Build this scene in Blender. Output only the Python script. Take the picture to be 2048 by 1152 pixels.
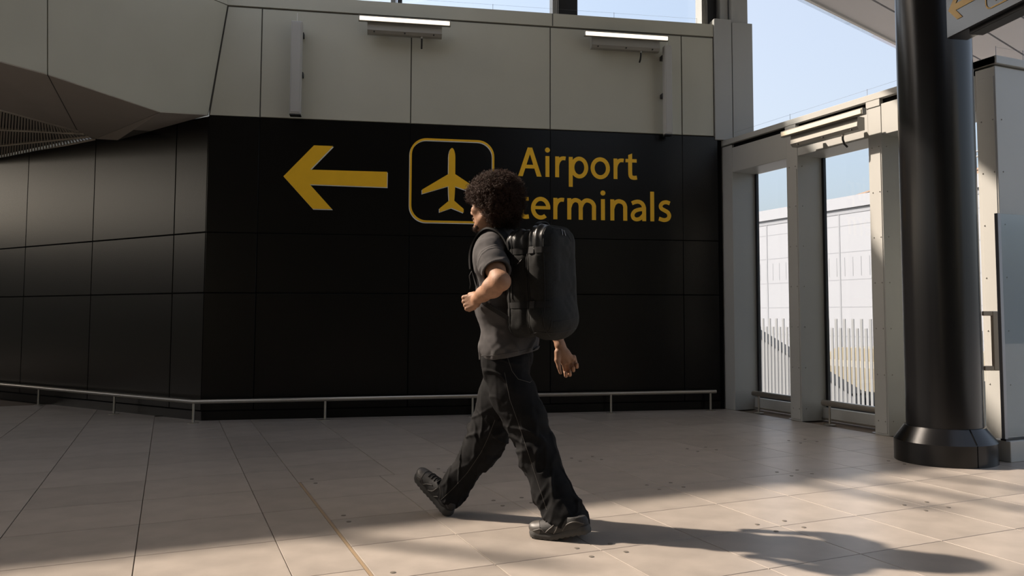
import bpy, bmesh, math, random
import numpy as np
from mathutils import Vector, Matrix

for _o in list(bpy.data.objects):
    bpy.data.objects.remove(_o, do_unlink=True)
scene = bpy.context.scene
COL = scene.collection
rnd = random.Random(7)

# ------------------------------------------------------------------ camera
FPX, PPX, PPY, CAMH = 1662.7, 1111.0, 523.2, 1.10
YAW, PITCH = math.radians(24.884), math.radians(3.631)
cam_d = bpy.data.cameras.new('camera')
cam = bpy.data.objects.new('camera', cam_d)
COL.objects.link(cam)
cam.location = (0, 0, CAMH)
cam.rotation_euler = (math.pi / 2 + PITCH, 0, -YAW)
cam_d.sensor_width = 36.0
cam_d.lens = 36.0 * FPX / 2048
cam_d.shift_x = (1024 - PPX) / 2048
cam_d.shift_y = (PPY - 576) / 2048
cam_d.clip_end = 400
scene.camera = cam

# ------------------------------------------------------------------ sky, sun, exposure
SUN_AZ, SUN_EL = math.radians(41.0), math.radians(39.5)
world = bpy.data.worlds.new('sky')
scene.world = world
world.use_nodes = True
_n = world.node_tree.nodes
_bg = _n['Background']
_sky = _n.new('ShaderNodeTexSky')
_sky.sky_type = 'NISHITA'
_sky.sun_disc = False
_sky.sun_elevation = SUN_EL
_sky.sun_rotation = math.radians(-49)
_sky.air_density = 1.0
_sky.dust_density = 6.0
_sky.ozone_density = 0.8
_hz = _n.new('ShaderNodeMix')                 # thin uniform summer haze
_hz.data_type = 'RGBA'
_hz.inputs[0].default_value = 0.45
_hz.inputs[7].default_value = (2.35, 2.45, 2.6, 1)
world.node_tree.links.new(_sky.outputs[0], _hz.inputs[6])
world.node_tree.links.new(_hz.outputs[2], _bg.inputs[0])
_bg.inputs[1].default_value = 0.29

sun_d = bpy.data.lights.new('sun', 'SUN')
sun_d.energy = 8.3
sun_d.angle = math.radians(1.3)
sun_d.color = (1.0, 0.855, 0.72)
sun = bpy.data.objects.new('sun', sun_d)
COL.objects.link(sun)
_sd = Vector((math.cos(SUN_AZ) * math.cos(SUN_EL), -math.sin(SUN_AZ) * math.cos(SUN_EL), -math.sin(SUN_EL)))
sun.rotation_euler = _sd.to_track_quat('-Z', 'Y').to_euler()
sun.location = (-6, 14, 12)

vs = scene.view_settings
vs.view_transform = 'Standard'
vs.look = 'None'
vs.gamma = 1.0
vs.use_curve_mapping = False
vs.exposure = 0.22

# ------------------------------------------------------------------ materials
def mat(name, col, rough=0.6, metal=0.0, var=0.0, scale=8.0, bump=0.0, bscale=60.0, rnd_obj=0.0,
        spec=0.5, emit=None, estr=0.0, stretch=None, col2=None):
    m = bpy.data.materials.new(name)
    m.use_nodes = True
    nt = m.node_tree
    b = nt.nodes['Principled BSDF']
    b.inputs['Roughness'].default_value = rough
    b.inputs['Metallic'].default_value = metal
    b.inputs['Specular IOR Level'].default_value = spec
    c4 = (*col, 1)
    tc = nt.nodes.new('ShaderNodeTexCoord')
    mp = nt.nodes.new('ShaderNodeMapping')
    if stretch:
        mp.inputs['Scale'].default_value = stretch
    nt.links.new(tc.outputs['Object'], mp.inputs[0])
    out = None
    if var > 0 or col2:
        nz = nt.nodes.new('ShaderNodeTexNoise')
        nz.inputs['Scale'].default_value = scale
        nz.inputs['Detail'].default_value = 6
        nt.links.new(mp.outputs[0], nz.inputs[0])
        rp = nt.nodes.new('ShaderNodeValToRGB')
        rp.color_ramp.elements[0].position = 0.3
        rp.color_ramp.elements[1].position = 0.7
        lo = tuple(max(0, c * (1 - var)) for c in col)
        hi = tuple(min(1, c * (1 + var)) for c in (col2 or col))
        rp.color_ramp.elements[0].color = (*lo, 1)
        rp.color_ramp.elements[1].color = (*hi, 1)
        nt.links.new(nz.outputs[0], rp.inputs[0])
        out = rp.outputs[0]
    if rnd_obj > 0:
        oi = nt.nodes.new('ShaderNodeObjectInfo')
        mr = nt.nodes.new('ShaderNodeMapRange')
        mr.inputs[3].default_value = 1 - rnd_obj
        mr.inputs[4].default_value = 1 + rnd_obj
        nt.links.new(oi.outputs['Random'], mr.inputs[0])
        mx = nt.nodes.new('ShaderNodeMix')
        mx.data_type = 'RGBA'
        mx.blend_type = 'MULTIPLY'
        mx.inputs[0].default_value = 1
        if out:
            nt.links.new(out, mx.inputs[6])
        else:
            mx.inputs[6].default_value = c4
        cb = nt.nodes.new('ShaderNodeCombineColor')
        for i in range(3):
            nt.links.new(mr.outputs[0], cb.inputs[i])
        nt.links.new(cb.outputs[0], mx.inputs[7])
        out = mx.outputs[2]
    if out:
        nt.links.new(out, b.inputs['Base Color'])
    else:
        b.inputs['Base Color'].default_value = c4
    if bump > 0:
        n2 = nt.nodes.new('ShaderNodeTexNoise')
        n2.inputs['Scale'].default_value = bscale
        n2.inputs['Detail'].default_value = 4
        nt.links.new(mp.outputs[0], n2.inputs[0])
        bp = nt.nodes.new('ShaderNodeBump')
        bp.inputs['Strength'].default_value = bump
        bp.inputs['Distance'].default_value = 0.01
        nt.links.new(n2.outputs[0], bp.inputs['Height'])
        nt.links.new(bp.outputs[0], b.inputs['Normal'])
    if emit:
        b.inputs['Emission Color'].default_value = (*emit, 1)
        b.inputs['Emission Strength'].default_value = estr
    return m

def glass_mat(name, tint=(0.95, 0.98, 1.0), refl=0.9):
    m = bpy.data.materials.new(name)
    m.use_nodes = True
    nt = m.node_tree
    nt.nodes.remove(nt.nodes['Principled BSDF'])
    o = nt.nodes['Material Output']
    tr = nt.nodes.new('ShaderNodeBsdfTransparent')
    tr.inputs[0].default_value = (*tint, 1)
    gl = nt.nodes.new('ShaderNodeBsdfGlossy')
    gl.inputs['Roughness'].default_value = 0.02
    fr = nt.nodes.new('ShaderNodeFresnel')
    geo = nt.nodes.new('ShaderNodeNewGeometry')
    io = nt.nodes.new('ShaderNodeMapRange')       # same air-to-glass index on both faces of the pane
    io.inputs[3].default_value = 1.45
    io.inputs[4].default_value = 1 / 1.45
    nt.links.new(geo.outputs['Backfacing'], io.inputs[0])
    nt.links.new(io.outputs[0], fr.inputs[0])
    ml = nt.nodes.new('ShaderNodeMath')
    ml.operation = 'MULTIPLY'
    ml.inputs[1].default_value = refl
    mx = nt.nodes.new('ShaderNodeMixShader')
    nt.links.new(fr.outputs[0], ml.inputs[0])
    nt.links.new(ml.outputs[0], mx.inputs[0])
    nt.links.new(tr.outputs[0], mx.inputs[1])
    nt.links.new(gl.outputs[0], mx.inputs[2])
    nt.links.new(mx.outputs[0], o.inputs[0])
    return m

M = {}
M['tile'] = mat('floor_tile', (0.315, 0.278, 0.243), 0.34, var=0.13, scale=5, bump=0.05, bscale=220, rnd_obj=0.09, spec=0.5)
M['grout'] = mat('floor_grout', (0.15, 0.115, 0.085), 0.85)
M['brass'] = mat('joint_strip', (0.33, 0.24, 0.15), 0.5, 0.3)
M['screw'] = mat('hatch_screw', (0.17, 0.15, 0.125), 0.5, 0.2)
M['black'] = mat('black_cladding', (0.0026, 0.0023, 0.0020), 0.27, spec=0.26, var=0.08, scale=3)
M['blackback'] = mat('black_gap', (0.004, 0.004, 0.004), 0.8, spec=0.1)
M['grey'] = mat('grey_cladding', (0.47, 0.458, 0.375), 0.5, var=0.03, scale=2, bump=0.02, bscale=200)
M['greyback'] = mat('cladding_joint', (0.12, 0.115, 0.10), 0.8)
M['soffit'] = mat('soffit_brown_grey', (0.48, 0.44, 0.385), 0.6, var=0.03, scale=3)
M['slat'] = mat('louvre_slat', (0.52, 0.48, 0.40), 0.55)
M['steel'] = mat('brushed_steel', (0.42, 0.39, 0.34), 0.30, 0.85, bump=0.03, bscale=300)
M['bronze'] = mat('bronze_handle', (0.55, 0.46, 0.36), 0.35, 0.35)
M['frame'] = mat('white_grey_frame', (0.385, 0.385, 0.365), 0.45, var=0.02, scale=3)
M['gasket'] = mat('window_gasket', (0.015, 0.016, 0.018), 0.5)
M['glass'] = glass_mat('window_glass')
M['screen'] = glass_mat('screen_glass', (0.82, 0.86, 0.89), 1.0)
M['column'] = mat('column_black_paint', (0.005, 0.005, 0.0055), 0.24, spec=0.42, bump=0.02, bscale=120)
M['lampbody'] = mat('lamp_housing', (0.30, 0.29, 0.26), 0.45, 0.2)
M['tube'] = mat('lamp_diffuser', (0.9, 0.85, 0.75), 0.4, emit=(1.0, 0.86, 0.66), estr=1.35)
M['tubeoff'] = mat('lamp_diffuser_off', (0.75, 0.68, 0.52), 0.35)
M['cable'] = mat('black_rubber', (0.01, 0.01, 0.01), 0.5)
M['speaker'] = mat('speaker_grey', (0.42, 0.41, 0.38), 0.5)
M['yellow'] = mat('sign_yellow', (0.95, 0.53, 0.012), 0.45, var=0.03, scale=6)
M['white'] = mat('sign_white_edge', (0.82, 0.82, 0.80), 0.5)
M['signblack'] = mat('gloss_sign_face', (0.02, 0.022, 0.026), 0.12, spec=0.6)
M['signyellow'] = mat('sign_pale_yellow', (0.72, 0.46, 0.12), 0.35)
M['roof'] = mat('roof_soffit', (0.42, 0.425, 0.44), 0.6, var=0.02, scale=1)
M['facade'] = mat('white_facade', (0.30, 0.31, 0.345), 0.6)
M['facade2'] = mat('facade_seam', (0.245, 0.255, 0.285), 0.6)
M['rooftile'] = mat('brown_roof', (0.26, 0.17, 0.11), 0.7, var=0.1, scale=3)
M['fence'] = mat('white_fence', (0.30, 0.31, 0.33), 0.5)
M['asphalt'] = mat('pale_concrete', (0.28, 0.28, 0.275), 0.8, var=0.1, scale=0.6)
M['cream'] = mat('cream_paint', (0.30, 0.26, 0.185), 0.35)
M['vanglass'] = mat('dark_vehicle_glass', (0.02, 0.022, 0.025), 0.15)
M['rampgrey'] = mat('ramp_concrete', (0.16, 0.165, 0.18), 0.7)
M['wire'] = mat('thin_wire', (0.25, 0.26, 0.28), 0.4, 0.6)

# ------------------------------------------------------------------ mesh helpers
def link(o, parent=None):
    COL.objects.link(o)
    if parent is not None:
        o.parent = parent
    return o

def tag(o, label=None, cat=None, group=None, kind=None):
    if label: o['label'] = label
    if cat: o['category'] = cat
    if group: o['group'] = group
    if kind: o['kind'] = kind
    return o

def empty(name, loc=(0, 0, 0), rz=0.0):
    o = bpy.data.objects.new(name, None)
    o.empty_display_size = 0.1
    COL.objects.link(o)
    o.location = loc
    o.rotation_euler = (0, 0, rz)
    return o

def mesh_obj(name, V, Fc, m, parent=None, smooth=False):
    me = bpy.data.meshes.new(name)
    me.from_pydata([tuple(v) for v in V], [], Fc)
    me.materials.append(m)
    if smooth:
        me.polygons.foreach_set('use_smooth', [True] * len(me.polygons))
    me.update()
    return link(bpy.data.objects.new(name, me), parent)

def bm_obj(name, bm, m, parent=None, smooth=False):
    bmesh.ops.recalc_face_normals(bm, faces=bm.faces)
    me = bpy.data.meshes.new(name)
    bm.to_mesh(me)
    bm.free()
    me.materials.append(m)
    if smooth:
        me.polygons.foreach_set('use_smooth', [True] * len(me.polygons))
    return link(bpy.data.objects.new(name, me), parent)

def shade_auto(o, ang=35):
    me = o.data
    bm = bmesh.new(); bm.from_mesh(me)
    for f in bm.faces: f.smooth = True
    for e in bm.edges:
        if len(e.link_faces) == 2 and e.calc_face_angle(0) > math.radians(ang):
            e.smooth = False
    bm.to_mesh(me); bm.free()
    return o

def bm_box(bm, c, h, R=None, bev=0.0):
    """box of half sizes h at c, R 3x3 orientation"""
    vs_ = []
    R = R or Matrix.Identity(3)
    for sx in (-1, 1):
        for sy in (-1, 1):
            for sz in (-1, 1):
                vs_.append(bm.verts.new(Vector(c) + R @ Vector((sx * h[0], sy * h[1], sz * h[2]))))
    idx = ((0, 1, 3, 2), (4, 6, 7, 5), (0, 4, 5, 1), (2, 3, 7, 6), (0, 2, 6, 4), (1, 5, 7, 3))
    fs = [bm.faces.new([vs_[i] for i in f]) for f in idx]
    if bev > 0:
        es = list({e for f in fs for e in f.edges})
        bmesh.ops.bevel(bm, geom=es, offset=bev, segments=1, affect='EDGES', profile=0.7)
    return bm

def box(name, lo, hi, m, parent=None, bev=0.0):
    bm = bmesh.new()
    c = [(a + b) / 2 for a, b in zip(lo, hi)]
    h = [abs(b - a) / 2 for a, b in zip(lo, hi)]
    bm_box(bm, c, h, bev=bev)
    return bm_obj(name, bm, m, parent)

def frame_from(d):
    d = Vector(d).normalized()
    a = Vector((0, 0, 1)) if abs(d.z) < 0.9 else Vector((1, 0, 0))
    u = d.cross(a).normalized()
    return u, d.cross(u).normalized()

def bm_tube(bm, pts, r, n=10, cap=True, closed=False):
    pts = [Vector(p) for p in pts]
    rs = r if isinstance(r, (list, tuple)) else [r] * len(pts)
    rings = []
    pu = None
    N = len(pts)
    for i, p in enumerate(pts):
        if closed:
            d = pts[(i + 1) % N] - pts[i - 1]
        else:
            d = pts[min(i + 1, N - 1)] - pts[max(i - 1, 0)]
        d.normalize()
        if pu is None:
            u, v = frame_from(d)
        else:
            u = (pu - d * pu.dot(d)).normalized()
            v = d.cross(u)
        pu = u
        k = 1.0
        if 0 < i < N - 1 or closed:
            a = (pts[i] - pts[i - 1]).normalized()
            k = 1 / max(0.5, a.dot(d))
        rings.append([bm.verts.new(p + (u * math.cos(t) + v * math.sin(t)) * rs[i] * k)
                      for t in (2 * math.pi * j / n for j in range(n))])
    for i in range(N if closed else N - 1):
        a, b = rings[i], rings[(i + 1) % N]
        for j in range(n):
            bm.faces.new((a[j], a[(j + 1) % n], b[(j + 1) % n], b[j]))
    if cap and not closed:
        bm.faces.new(rings[0][::-1]); bm.faces.new(rings[-1])
    return bm

def tube(name, pts, r, m, parent=None, n=10, closed=False):
    bm = bmesh.new()
    bm_tube(bm, pts, r, n, closed=closed)
    o = bm_obj(name, bm, m, parent)
    return shade_auto(o, 50)

def lathe(name, prof, c, m, parent=None, n=48):
    bm = bmesh.new()
    rings = []
    for r, z in prof:
        rings.append([bm.verts.new((c[0] + r * math.cos(t), c[1] + r * math.sin(t), z))
                      for t in (2 * math.pi * j / n for j in range(n))])
    for a, b in zip(rings[:-1], rings[1:]):
        for j in range(n):
            bm.faces.new((a[j], a[(j + 1) % n], b[(j + 1) % n], b[j]))
    bm.faces.new(rings[0][::-1]); bm.faces.new(rings[-1])
    return shade_auto(bm_obj(name, bm, m, parent), 30)

def prism(name, poly, n, th, m, parent=None):
    """planar polygon (3D points) extruded by th along n"""
    n = Vector(n)
    A = [Vector(p) for p in poly]
    B = [p + n * th for p in A]
    k = len(A)
    F_ = [tuple(range(k)), tuple(range(2 * k - 1, k - 1, -1))]
    for i in range(k):
        j = (i + 1) % k
        F_.append((j, i, k + i, k + j))
    bm = bmesh.new()
    vv = [bm.verts.new(p) for p in A + B]
    for f in F_:
        bm.faces.new([vv[i] for i in f])
    return bm_obj(name, bm, m, parent)

def copy_tree(o, parent=None):
    c = o.copy()
    COL.objects.link(c)
    if parent is not None:
        c.parent = parent
    for ch in list(o.children):
        copy_tree(ch, c)
    return c

def struct(o):
    o['kind'] = 'structure'
    return o

# ------------------------------------------------------------------ floor
FLOOR = struct(box('floor', (-12.2, -7.3, -0.30), (6.7, 22.3, -0.012), M['grout']))
def tile_mesh(w, l):
    bm = bmesh.new()
    bm_box(bm, (0, 0, -0.006), (w / 2 - 0.0022, l / 2 - 0.0022, 0.006), bev=0.0012)
    me = bpy.data.meshes.new('tile')
    bmesh.ops.recalc_face_normals(bm, faces=bm.faces)
    bm.to_mesh(me); bm.free()
    me.materials.append(M['tile'])
    return me
_meshes = {}
def tile(x0, x1, y0, y1):
    k = (round(x1 - x0, 3), round(y1 - y0, 3))
    if k not in _meshes:
        _meshes[k] = tile_mesh(*k)
    o = bpy.data.objects.new('tile', _meshes[k])
    o.location = ((x0 + x1) / 2, (y0 + y1) / 2, 0)
    link(o, FLOOR)
AX, AW = -0.112, 0.6117        # tile grid of the left field
AY, AL = 4.945, 0.6330
BX, BW = 0.806, 0.5275         # grid of the raised-access field
BY, BL = 3.505, 0.5555
YSPLIT = BY + 4 * BL           # far edge of the access field
XJ = 0.806
# left field
xs = [AX + AW * i for i in range(-6, 2)] + [XJ - 0.008]
ys = [AY + AL * j for j in range(-4, 12)]
for i in range(len(xs) - 1):
    for j in range(len(ys) - 1):
        cx = (xs[i] + xs[i + 1]) / 2
        wl = 9.44 - (cx - 0.325) * 1.52 if cx < 0.325 else 9.44 - (cx - 0.325) * 0.252
        if ys[j] > wl + 0.1 or ys[j + 1] < 2.9 or cx < -0.9 - (ys[j] - 2.4) * 0.35:
            continue
        tile(xs[i], xs[i + 1], ys[j], ys[j + 1])
# right field, near part
xs = [XJ + 0.008] + [BX + BW * i for i in range(1, 10)] + [5.93]
ys = [BY + BL * j for j in range(-3, 5)]
for i in range(len(xs) - 1):
    for j in range(len(ys) - 1):
        if xs[i + 1] < 0.3 + ys[j] * 0.1:
            continue
        if xs[i] > ys[j + 1] * 1.25 + 1.2:
            continue
        tile(xs[i], xs[i + 1], ys[j], ys[j + 1])
# right field, far part, wider tiles
xs = [XJ - 0.008] + [XJ - 0.008 + 0.6405 * i for i in range(1, 8)] + [5.93]
ys = [YSPLIT + AL * j for j in range(0, 7)]
for i in range(len(xs) - 1):
    for j in range(len(ys) - 1):
        if ys[j] > 9.44 - (xs[i] - 0.325) * 0.252:
            continue
        tile(xs[i], xs[i + 1], ys[j], ys[j + 1])
box('expansion_joint', (XJ - 0.007, 1.8, -0.012), (XJ + 0.007, YSPLIT, -0.002), M['brass'], FLOOR)
# hatch screws, in pairs at the corners of every two-by-two hatch
bm = bmesh.new()
bmesh.ops.create_cone(bm, cap_ends=True, segments=14, radius1=0.013, radius2=0.012, depth=0.003)
sm = bpy.data.meshes.new('hatch_screw'); bm.to_mesh(sm); bm.free(); sm.materials.append(M['screw'])
for i in range(5):
    for j in range(-1, 3):
        x = BX + 2 * BW * i; y = BY + 2 * BL * j
        for dx, dy in ((-0.09, 0.075), (0.09, 0.075), (-0.09, -0.075), (0.09, -0.075)):
            if i == 0 and dx < 0 or x + dx > 5.8:
                continue
            o = bpy.data.objects.new('hatch_screw', sm)
            o.location = (x + dx, y + dy, 0.0012)
            link(o, FLOOR)

# ------------------------------------------------------------------ front wall (black below, grey above)
O = Vector((0.325, 9.437, 0))
wa = math.radians(-14.15)
WD = Vector((math.cos(wa), math.sin(wa), 0))
WN = Vector((math.sin(wa), -math.cos(wa), 0))      # towards the hall
UP = Vector((0, 0, 1))
def wp(s, z, off=0.0):
    return O + WD * s + WN * off + UP * z
def wall_panel(name, o0, d, n, s0, s1, z0, z1, m, parent, th=0.014, gap=0.005, bev=0.003):
    R = Matrix((d, n, UP)).transposed()
    bm = bmesh.new()
    c = o0 + d * ((s0 + s1) / 2) + UP * ((z0 + z1) / 2) - n * (th / 2)
    bm_box(bm, c, ((s1 - s0) / 2 - gap, th / 2, (z1 - z0) / 2 - gap), R, bev)
    return bm_obj(name, bm, m, parent)
def wall_back(name, o0, d, n, s0, s1, z0, z1, m, t0, t1):
    R = Matrix((d, n, UP)).transposed()
    bm = bmesh.new()
    bm_box(bm, o0 + d * ((s0 + s1) / 2) + UP * ((z0 + z1) / 2) - n * ((t0 + t1) / 2),
           ((s1 - s0) / 2, (t1 - t0) / 2, (z1 - z0) / 2), R)
    return bm_obj(name, bm, m)
WF = struct(wall_back('wall_front', O, WD, WN, 0.0, 5.75, 0.0, 3.2, M['blackback'], 0.014, 0.20))
BS = [0.0, 0.517, 2.108, 3.683, 5.262, 5.70]
BZ = [0.10, 1.326, 1.963, 3.203]
for i in range(5):
    for j in range(3):
        wall_panel('panel', O, WD, WN, BS[i], BS[i + 1], BZ[j], BZ[j + 1], M['black'], WF, gap=0.0035 if j < 2 else 0.0012)
BB = struct(wall_back('baseboard_front', O, WD, WN, 0.0, 5.70, 0.0, 0.092, M['black'], 0.006, 0.10))
WU = struct(wall_back('wall_upper', O, WD, WN, 0.0, 5.75, 3.21, 4.42, M['greyback'], 0.014, 0.20))
GS = [0.165, 0.517, 2.108, 3.680, 5.260, 5.66]
for i in range(5):
    if i == 0:
        continue
    wall_panel('panel', O, WD, WN, GS[i], GS[i + 1], 3.207, 4.40, M['grey'], WU, gap=0.006)
# first panel is cut by the slanted corner
prism('panel', [wp(0.012, 3.212), wp(0.511, 3.212), wp(0.511, 4.394), wp(0.172, 4.394)], -WN, 0.014, M['grey'], WU)
TR1 = struct(wall_back('trim_1', O, WD, WN, 0.10, 5.66, 4.413, 4.562, M['grey'], -0.006, 0.30))
wall_panel('joint_cover', O + WN * 0.008, WD, WN, 3.70, 3.712, 4.415, 4.56, M['greyback'], TR1, th=0.003, gap=0.0)

# ------------------------------------------------------------------ left wall
la = math.radians(33.3)
LD = Vector((-math.sin(la), math.cos(la), 0))
LN = Vector((-math.cos(la), -math.sin(la), 0))
WL = struct(wall_back('wall_left', O, LD, LN, 0.0, 7.0, 0.0, 3.2, M['blackback'], 0.014, 0.20))
LS = [0.0, 0.548, 2.134, 3.68, 5.26, 6.84]
for i in range(5):
    for j in range(3):
        wall_panel('panel', O, LD, LN, LS[i], LS[i + 1], BZ[j], BZ[j + 1], M['black'], WL, gap=0.006)
struct(wall_back('baseboard_left', O, LD, LN, 0.0, 6.9, 0.0, 0.092, M['black'], 0.006, 0.10))

# ------------------------------------------------------------------ faceted bulkhead upper left
C1 = wp(-0.005, 3.206, 0.004); C2 = wp(0.163, 4.41, 0.004)
UW = struct(empty('wall_upper_left'))
def plate(name, pts, m, parent, th=0.03, shrink=0.007):
    P = [Vector(p) for p in pts]
    n = (P[1] - P[0]).cross(P[2] - P[0]).normalized()
    c = sum(P, Vector()) / len(P)
    if n.dot(Vector((0, 0, 1.1)) - c) > 0:
        n = -n
    k = len(P)
    Q = []
    for i in range(k):
        a = (P[i - 1] - P[i]).normalized(); b = (P[(i + 1) % k] - P[i]).normalized()
        s = max(0.3, a.cross(b).length)
        Q.append(P[i] + (a + b) * (shrink / s))
    bm = bmesh.new()
    A = [bm.verts.new(p) for p in Q]
    B = [bm.verts.new(p + n * th) for p in Q]
    fs = [A, B[::-1]] + [[A[(i + 1) % k], A[i], B[i], B[(i + 1) % k]] for i in range(k)]
    for f in fs:
        bm.faces.new(f)
    return bm_obj(name, bm, m, parent)
S1 = Vector((-0.134, 8.945, 3.080)); S2 = Vector((-0.976, 7.996, 3.10)); S3 = Vector((-1.476, 7.440, 3.071))
F1 = Vector((-1.004, 10.798, 3.19)); F2 = Vector((-1.898, 9.656, 3.19))
W1 = Vector((-0.854, 11.232, 3.192)); W2 = Vector((-0.600, 10.844, 3.125)); W0 = Vector((-2.757, 14.21, 3.19))
T1 = Vector((0.200, 9.086, 4.377)); T2 = Vector((-0.984, 7.861, 3.799)); T3 = Vector((-1.477, 7.355, 3.531)); T4 = Vector((-0.632, 8.222, 3.990))
plate('facet_panel', [C1, C2, T1, T4, T2, S2, S1], M['grey'], UW, 0.03, 0.006)
plate('facet_panel', [S2, T2, T3, S3], M['grey'], UW, 0.03, 0.006)
plate('facet_panel', [C2, C2 + UP * 0.16, T1 + UP * 0.16, T1], M['grey'], UW, 0.03, 0.004)
plate('soffit_panel', [S3, S2, F1, F2], M['soffit'], UW, 0.02, 0.006)
plate('soffit_panel', [S2, S1, W1, F1], M['soffit'], UW, 0.02, 0.005)
plate('soffit_panel', [S1, C1, W2, W1], M['soffit'], UW, 0.02, 0.003)
for pts_ in ([S3, S2, F1, F2], [S2, S1, W1, F1], [S1, C1, W2, W1], [C1, C2, T1, T4, T2, S2, S1], [S2, T2, T3, S3]):
    _b = plate('joint_backing', [Vector(p) for p in pts_], M['greyback'], UW, 0.05, -0.004)
    _c = sum((v.co for v in _b.data.vertices), Vector()) / len(_b.data.vertices)
    _b.location = (_c - Vector((0, 0, 1.1))).normalized() * 0.02
# louvred ceiling panel: a frame with slats
LV = struct(empty('ceiling_louvre'))
b1 = (W0 - W1).normalized()
prism('backing', [F2 + UP * .05, F1 + UP * .05, W1 + UP * .05, W0 + UP * .05], UP, 0.02, M['blackback'], LV)
e1 = (F1 - F2); e2 = (W1 - W0)
def lerp(a, b, t): return a + (b - a) * t
nrow = 3
for r_ in range(nrow + 1):      # long frame bars parallel to the front edge
    t = r_ / nrow
    a = lerp(F2, W0, t); b = lerp(F1, W1, t)
    tube('louvre_bar', [a, b], 0.016, M['slat'], LV, 6)
d_s = Vector((-0.15, 1, 0)).normalized()
me_s = None
cnt = 0
for r_ in range(nrow):
    a0, b0 = lerp(F2, W0, r_ / nrow), lerp(F1, W1, r_ / nrow)
    a1, b1_ = lerp(F2, W0, (r_ + 1) / nrow), lerp(F1, W1, (r_ + 1) / nrow)
    n_ = 40 if r_ == 0 else (44 if r_ == 1 else 48)
    for k in range(n_):
        t = (k + 0.5) / n_
        p, q = lerp(a0, b0, t), lerp(a1, b1_, t)
        bm = bmesh.new()
        dd = (q - p); L_ = dd.length; dd.normalize()
        Rr = Matrix((dd, Vector((-dd.y, dd.x, 0)).normalized(), UP)).transposed()
        bm_box(bm, (p + q) / 2 + UP * 0.012, (L_ / 2, 0.009, 0.012), Rr)
        bm_obj('louvre_slat', bm, M['slat'], LV)

# ------------------------------------------------------------------ corner posts, clerestory
CP = struct(empty('trim_2'))
def wbox(name, s0, s1, z0, z1, o0, o1, m, parent, bev=0.004):
    R = Matrix((WD, WN, UP)).transposed()
    bm = bmesh.new()
    bm_box(bm, O + WD * ((s0 + s1) / 2) + WN * ((o0 + o1) / 2) + UP * ((z0 + z1) / 2),
           ((s1 - s0) / 2, (o1 - o0) / 2, (z1 - z0) / 2), R, bev)
    return bm_obj(name, bm, m, parent)
wbox('corner_post', 5.665, 5.885, 3.165, 4.63, -0.30, 0.02, M['frame'], CP)
wbox('corner_post', 5.895, 6.155, 3.12, 4.60, -0.30, 0.015, M['frame'], CP)
wbox('corner_post', 5.92, 6.13, 4.60, 6.15, -0.40, -0.06, M['frame'], CP)
wbox('corner_post', 5.80, 5.90, 4.60, 6.15, -0.36, -0.12, M['frame'], CP)
for k, (s0, s1) in enumerate(((0.2, 1.95), (2.0, 3.78), (4.06, 5.60))):
    wn = struct(empty('window_%d' % (k + 3)))
    wbox('pane', s0, s1, 4.565, 6.15, -0.345, -0.335, M['glass'], wn, 0)
for s0, s1 in ((3.80, 4.05), (5.63, 5.79), (1.95, 2.0)):
    tr = struct(wbox('trim_3', s0, s1, 4.563, 6.15, -0.40, -0.22, M['gasket'], None))
    wbox('mullion_cap', s0 - 0.07, s0 - 0.02, 4.563, 6.15, -0.32, -0.10, M['frame'], tr)
    for q in range(4):
        wbox('mullion_fin', s0 - 0.075 + 0.02 * q, s0 - 0.066 + 0.02 * q, 4.563, 6.15, -0.10, -0.09, M['lampbody'], tr, 0)
# ------------------------------------------------------------------ window wall on the right
XI, XG, XO = 5.92, 6.255, 6.285
WR = struct(empty('wall_right'))
piers = [(7.862, 8.30), (6.75, 6.922), (5.615, 5.776), (4.44, 4.62)]
rv = bmesh.new()
def rivet(x, y, z):
    bmesh.ops.create_uvsphere(rv, u_segments=6, v_segments=4, radius=0.0065, matrix=Matrix.Translation((x, y, z)))
for i, (y0, y1) in enumerate(piers):
    p = box('pier', (XI, y0, 0.0), (XO, y1, 3.08), M['frame'], WR, 0.004)
    if i:
        box('pier_face', (XI - 0.006, y0 + 0.012, 0.02), (XI + 0.002, y1 - 0.03, 2.62 if i != 3 else 3.0), M['frame'], p, 0.002)
        for z in [0.13 + 0.42 * k for k in range(7)]:
            rivet(XI - 0.007, y0 + 0.028, z); rivet(XI - 0.007, y1 - 0.05, z)
            rivet(XI + 0.06, y0 - 0.001, z)
rv_o = bm_obj('rivets', rv, M['lampbody'], WR, True); rv_o['kind'] = 'stuff'
opens = [(6.922, 7.862), (5.776, 6.75), (4.62, 5.615)]
for i, (y0, y1) in enumerate(opens):
    box('head_panel', (XI + 0.004, y0, 2.755), (XO, y1, 3.045), M['frame'], WR, 0.003)
    box('head_groove', (XI + 0.03, y0, 3.045), (XO, y1, 3.10), M['blackback'], WR)
    box('sill_panel', (XG - 0.06, y0, 0.012), (XO, y1, 0.135), M['frame'], WR, 0.003)
    box('sill_strip', (XG - 0.075, y0, 0.012), (XG - 0.06, y1, 0.03), M['steel'], WR)
    wn = struct(empty('window_%d' % (i + 7)) if i == 2 else empty('window_%d' % (i + 1)))
    box('pane', (XG, y0 + 0.012, 0.14), (XG + 0.012, y1 - 0.012, 2.75), M['glass'], wn)
    for a, b in ((y1 - 0.034, y1 - 0.002), (y0 + 0.002, y0 + 0.012)):
        box('gasket', (XG - 0.012, a, 0.136), (XG + 0.02, b, 2.754), M['gasket'], wn)
    box('gasket', (XG - 0.008, y0 + 0.002, 0.136), (XG + 0.02, y1 - 0.002, 0.146), M['gasket'], wn)
TR4 = struct(box('trim_4', (XI - 0.012, 4.425, 3.095), (6.7, 8.25, 3.158), M['frame'], None, 0.004))
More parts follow.
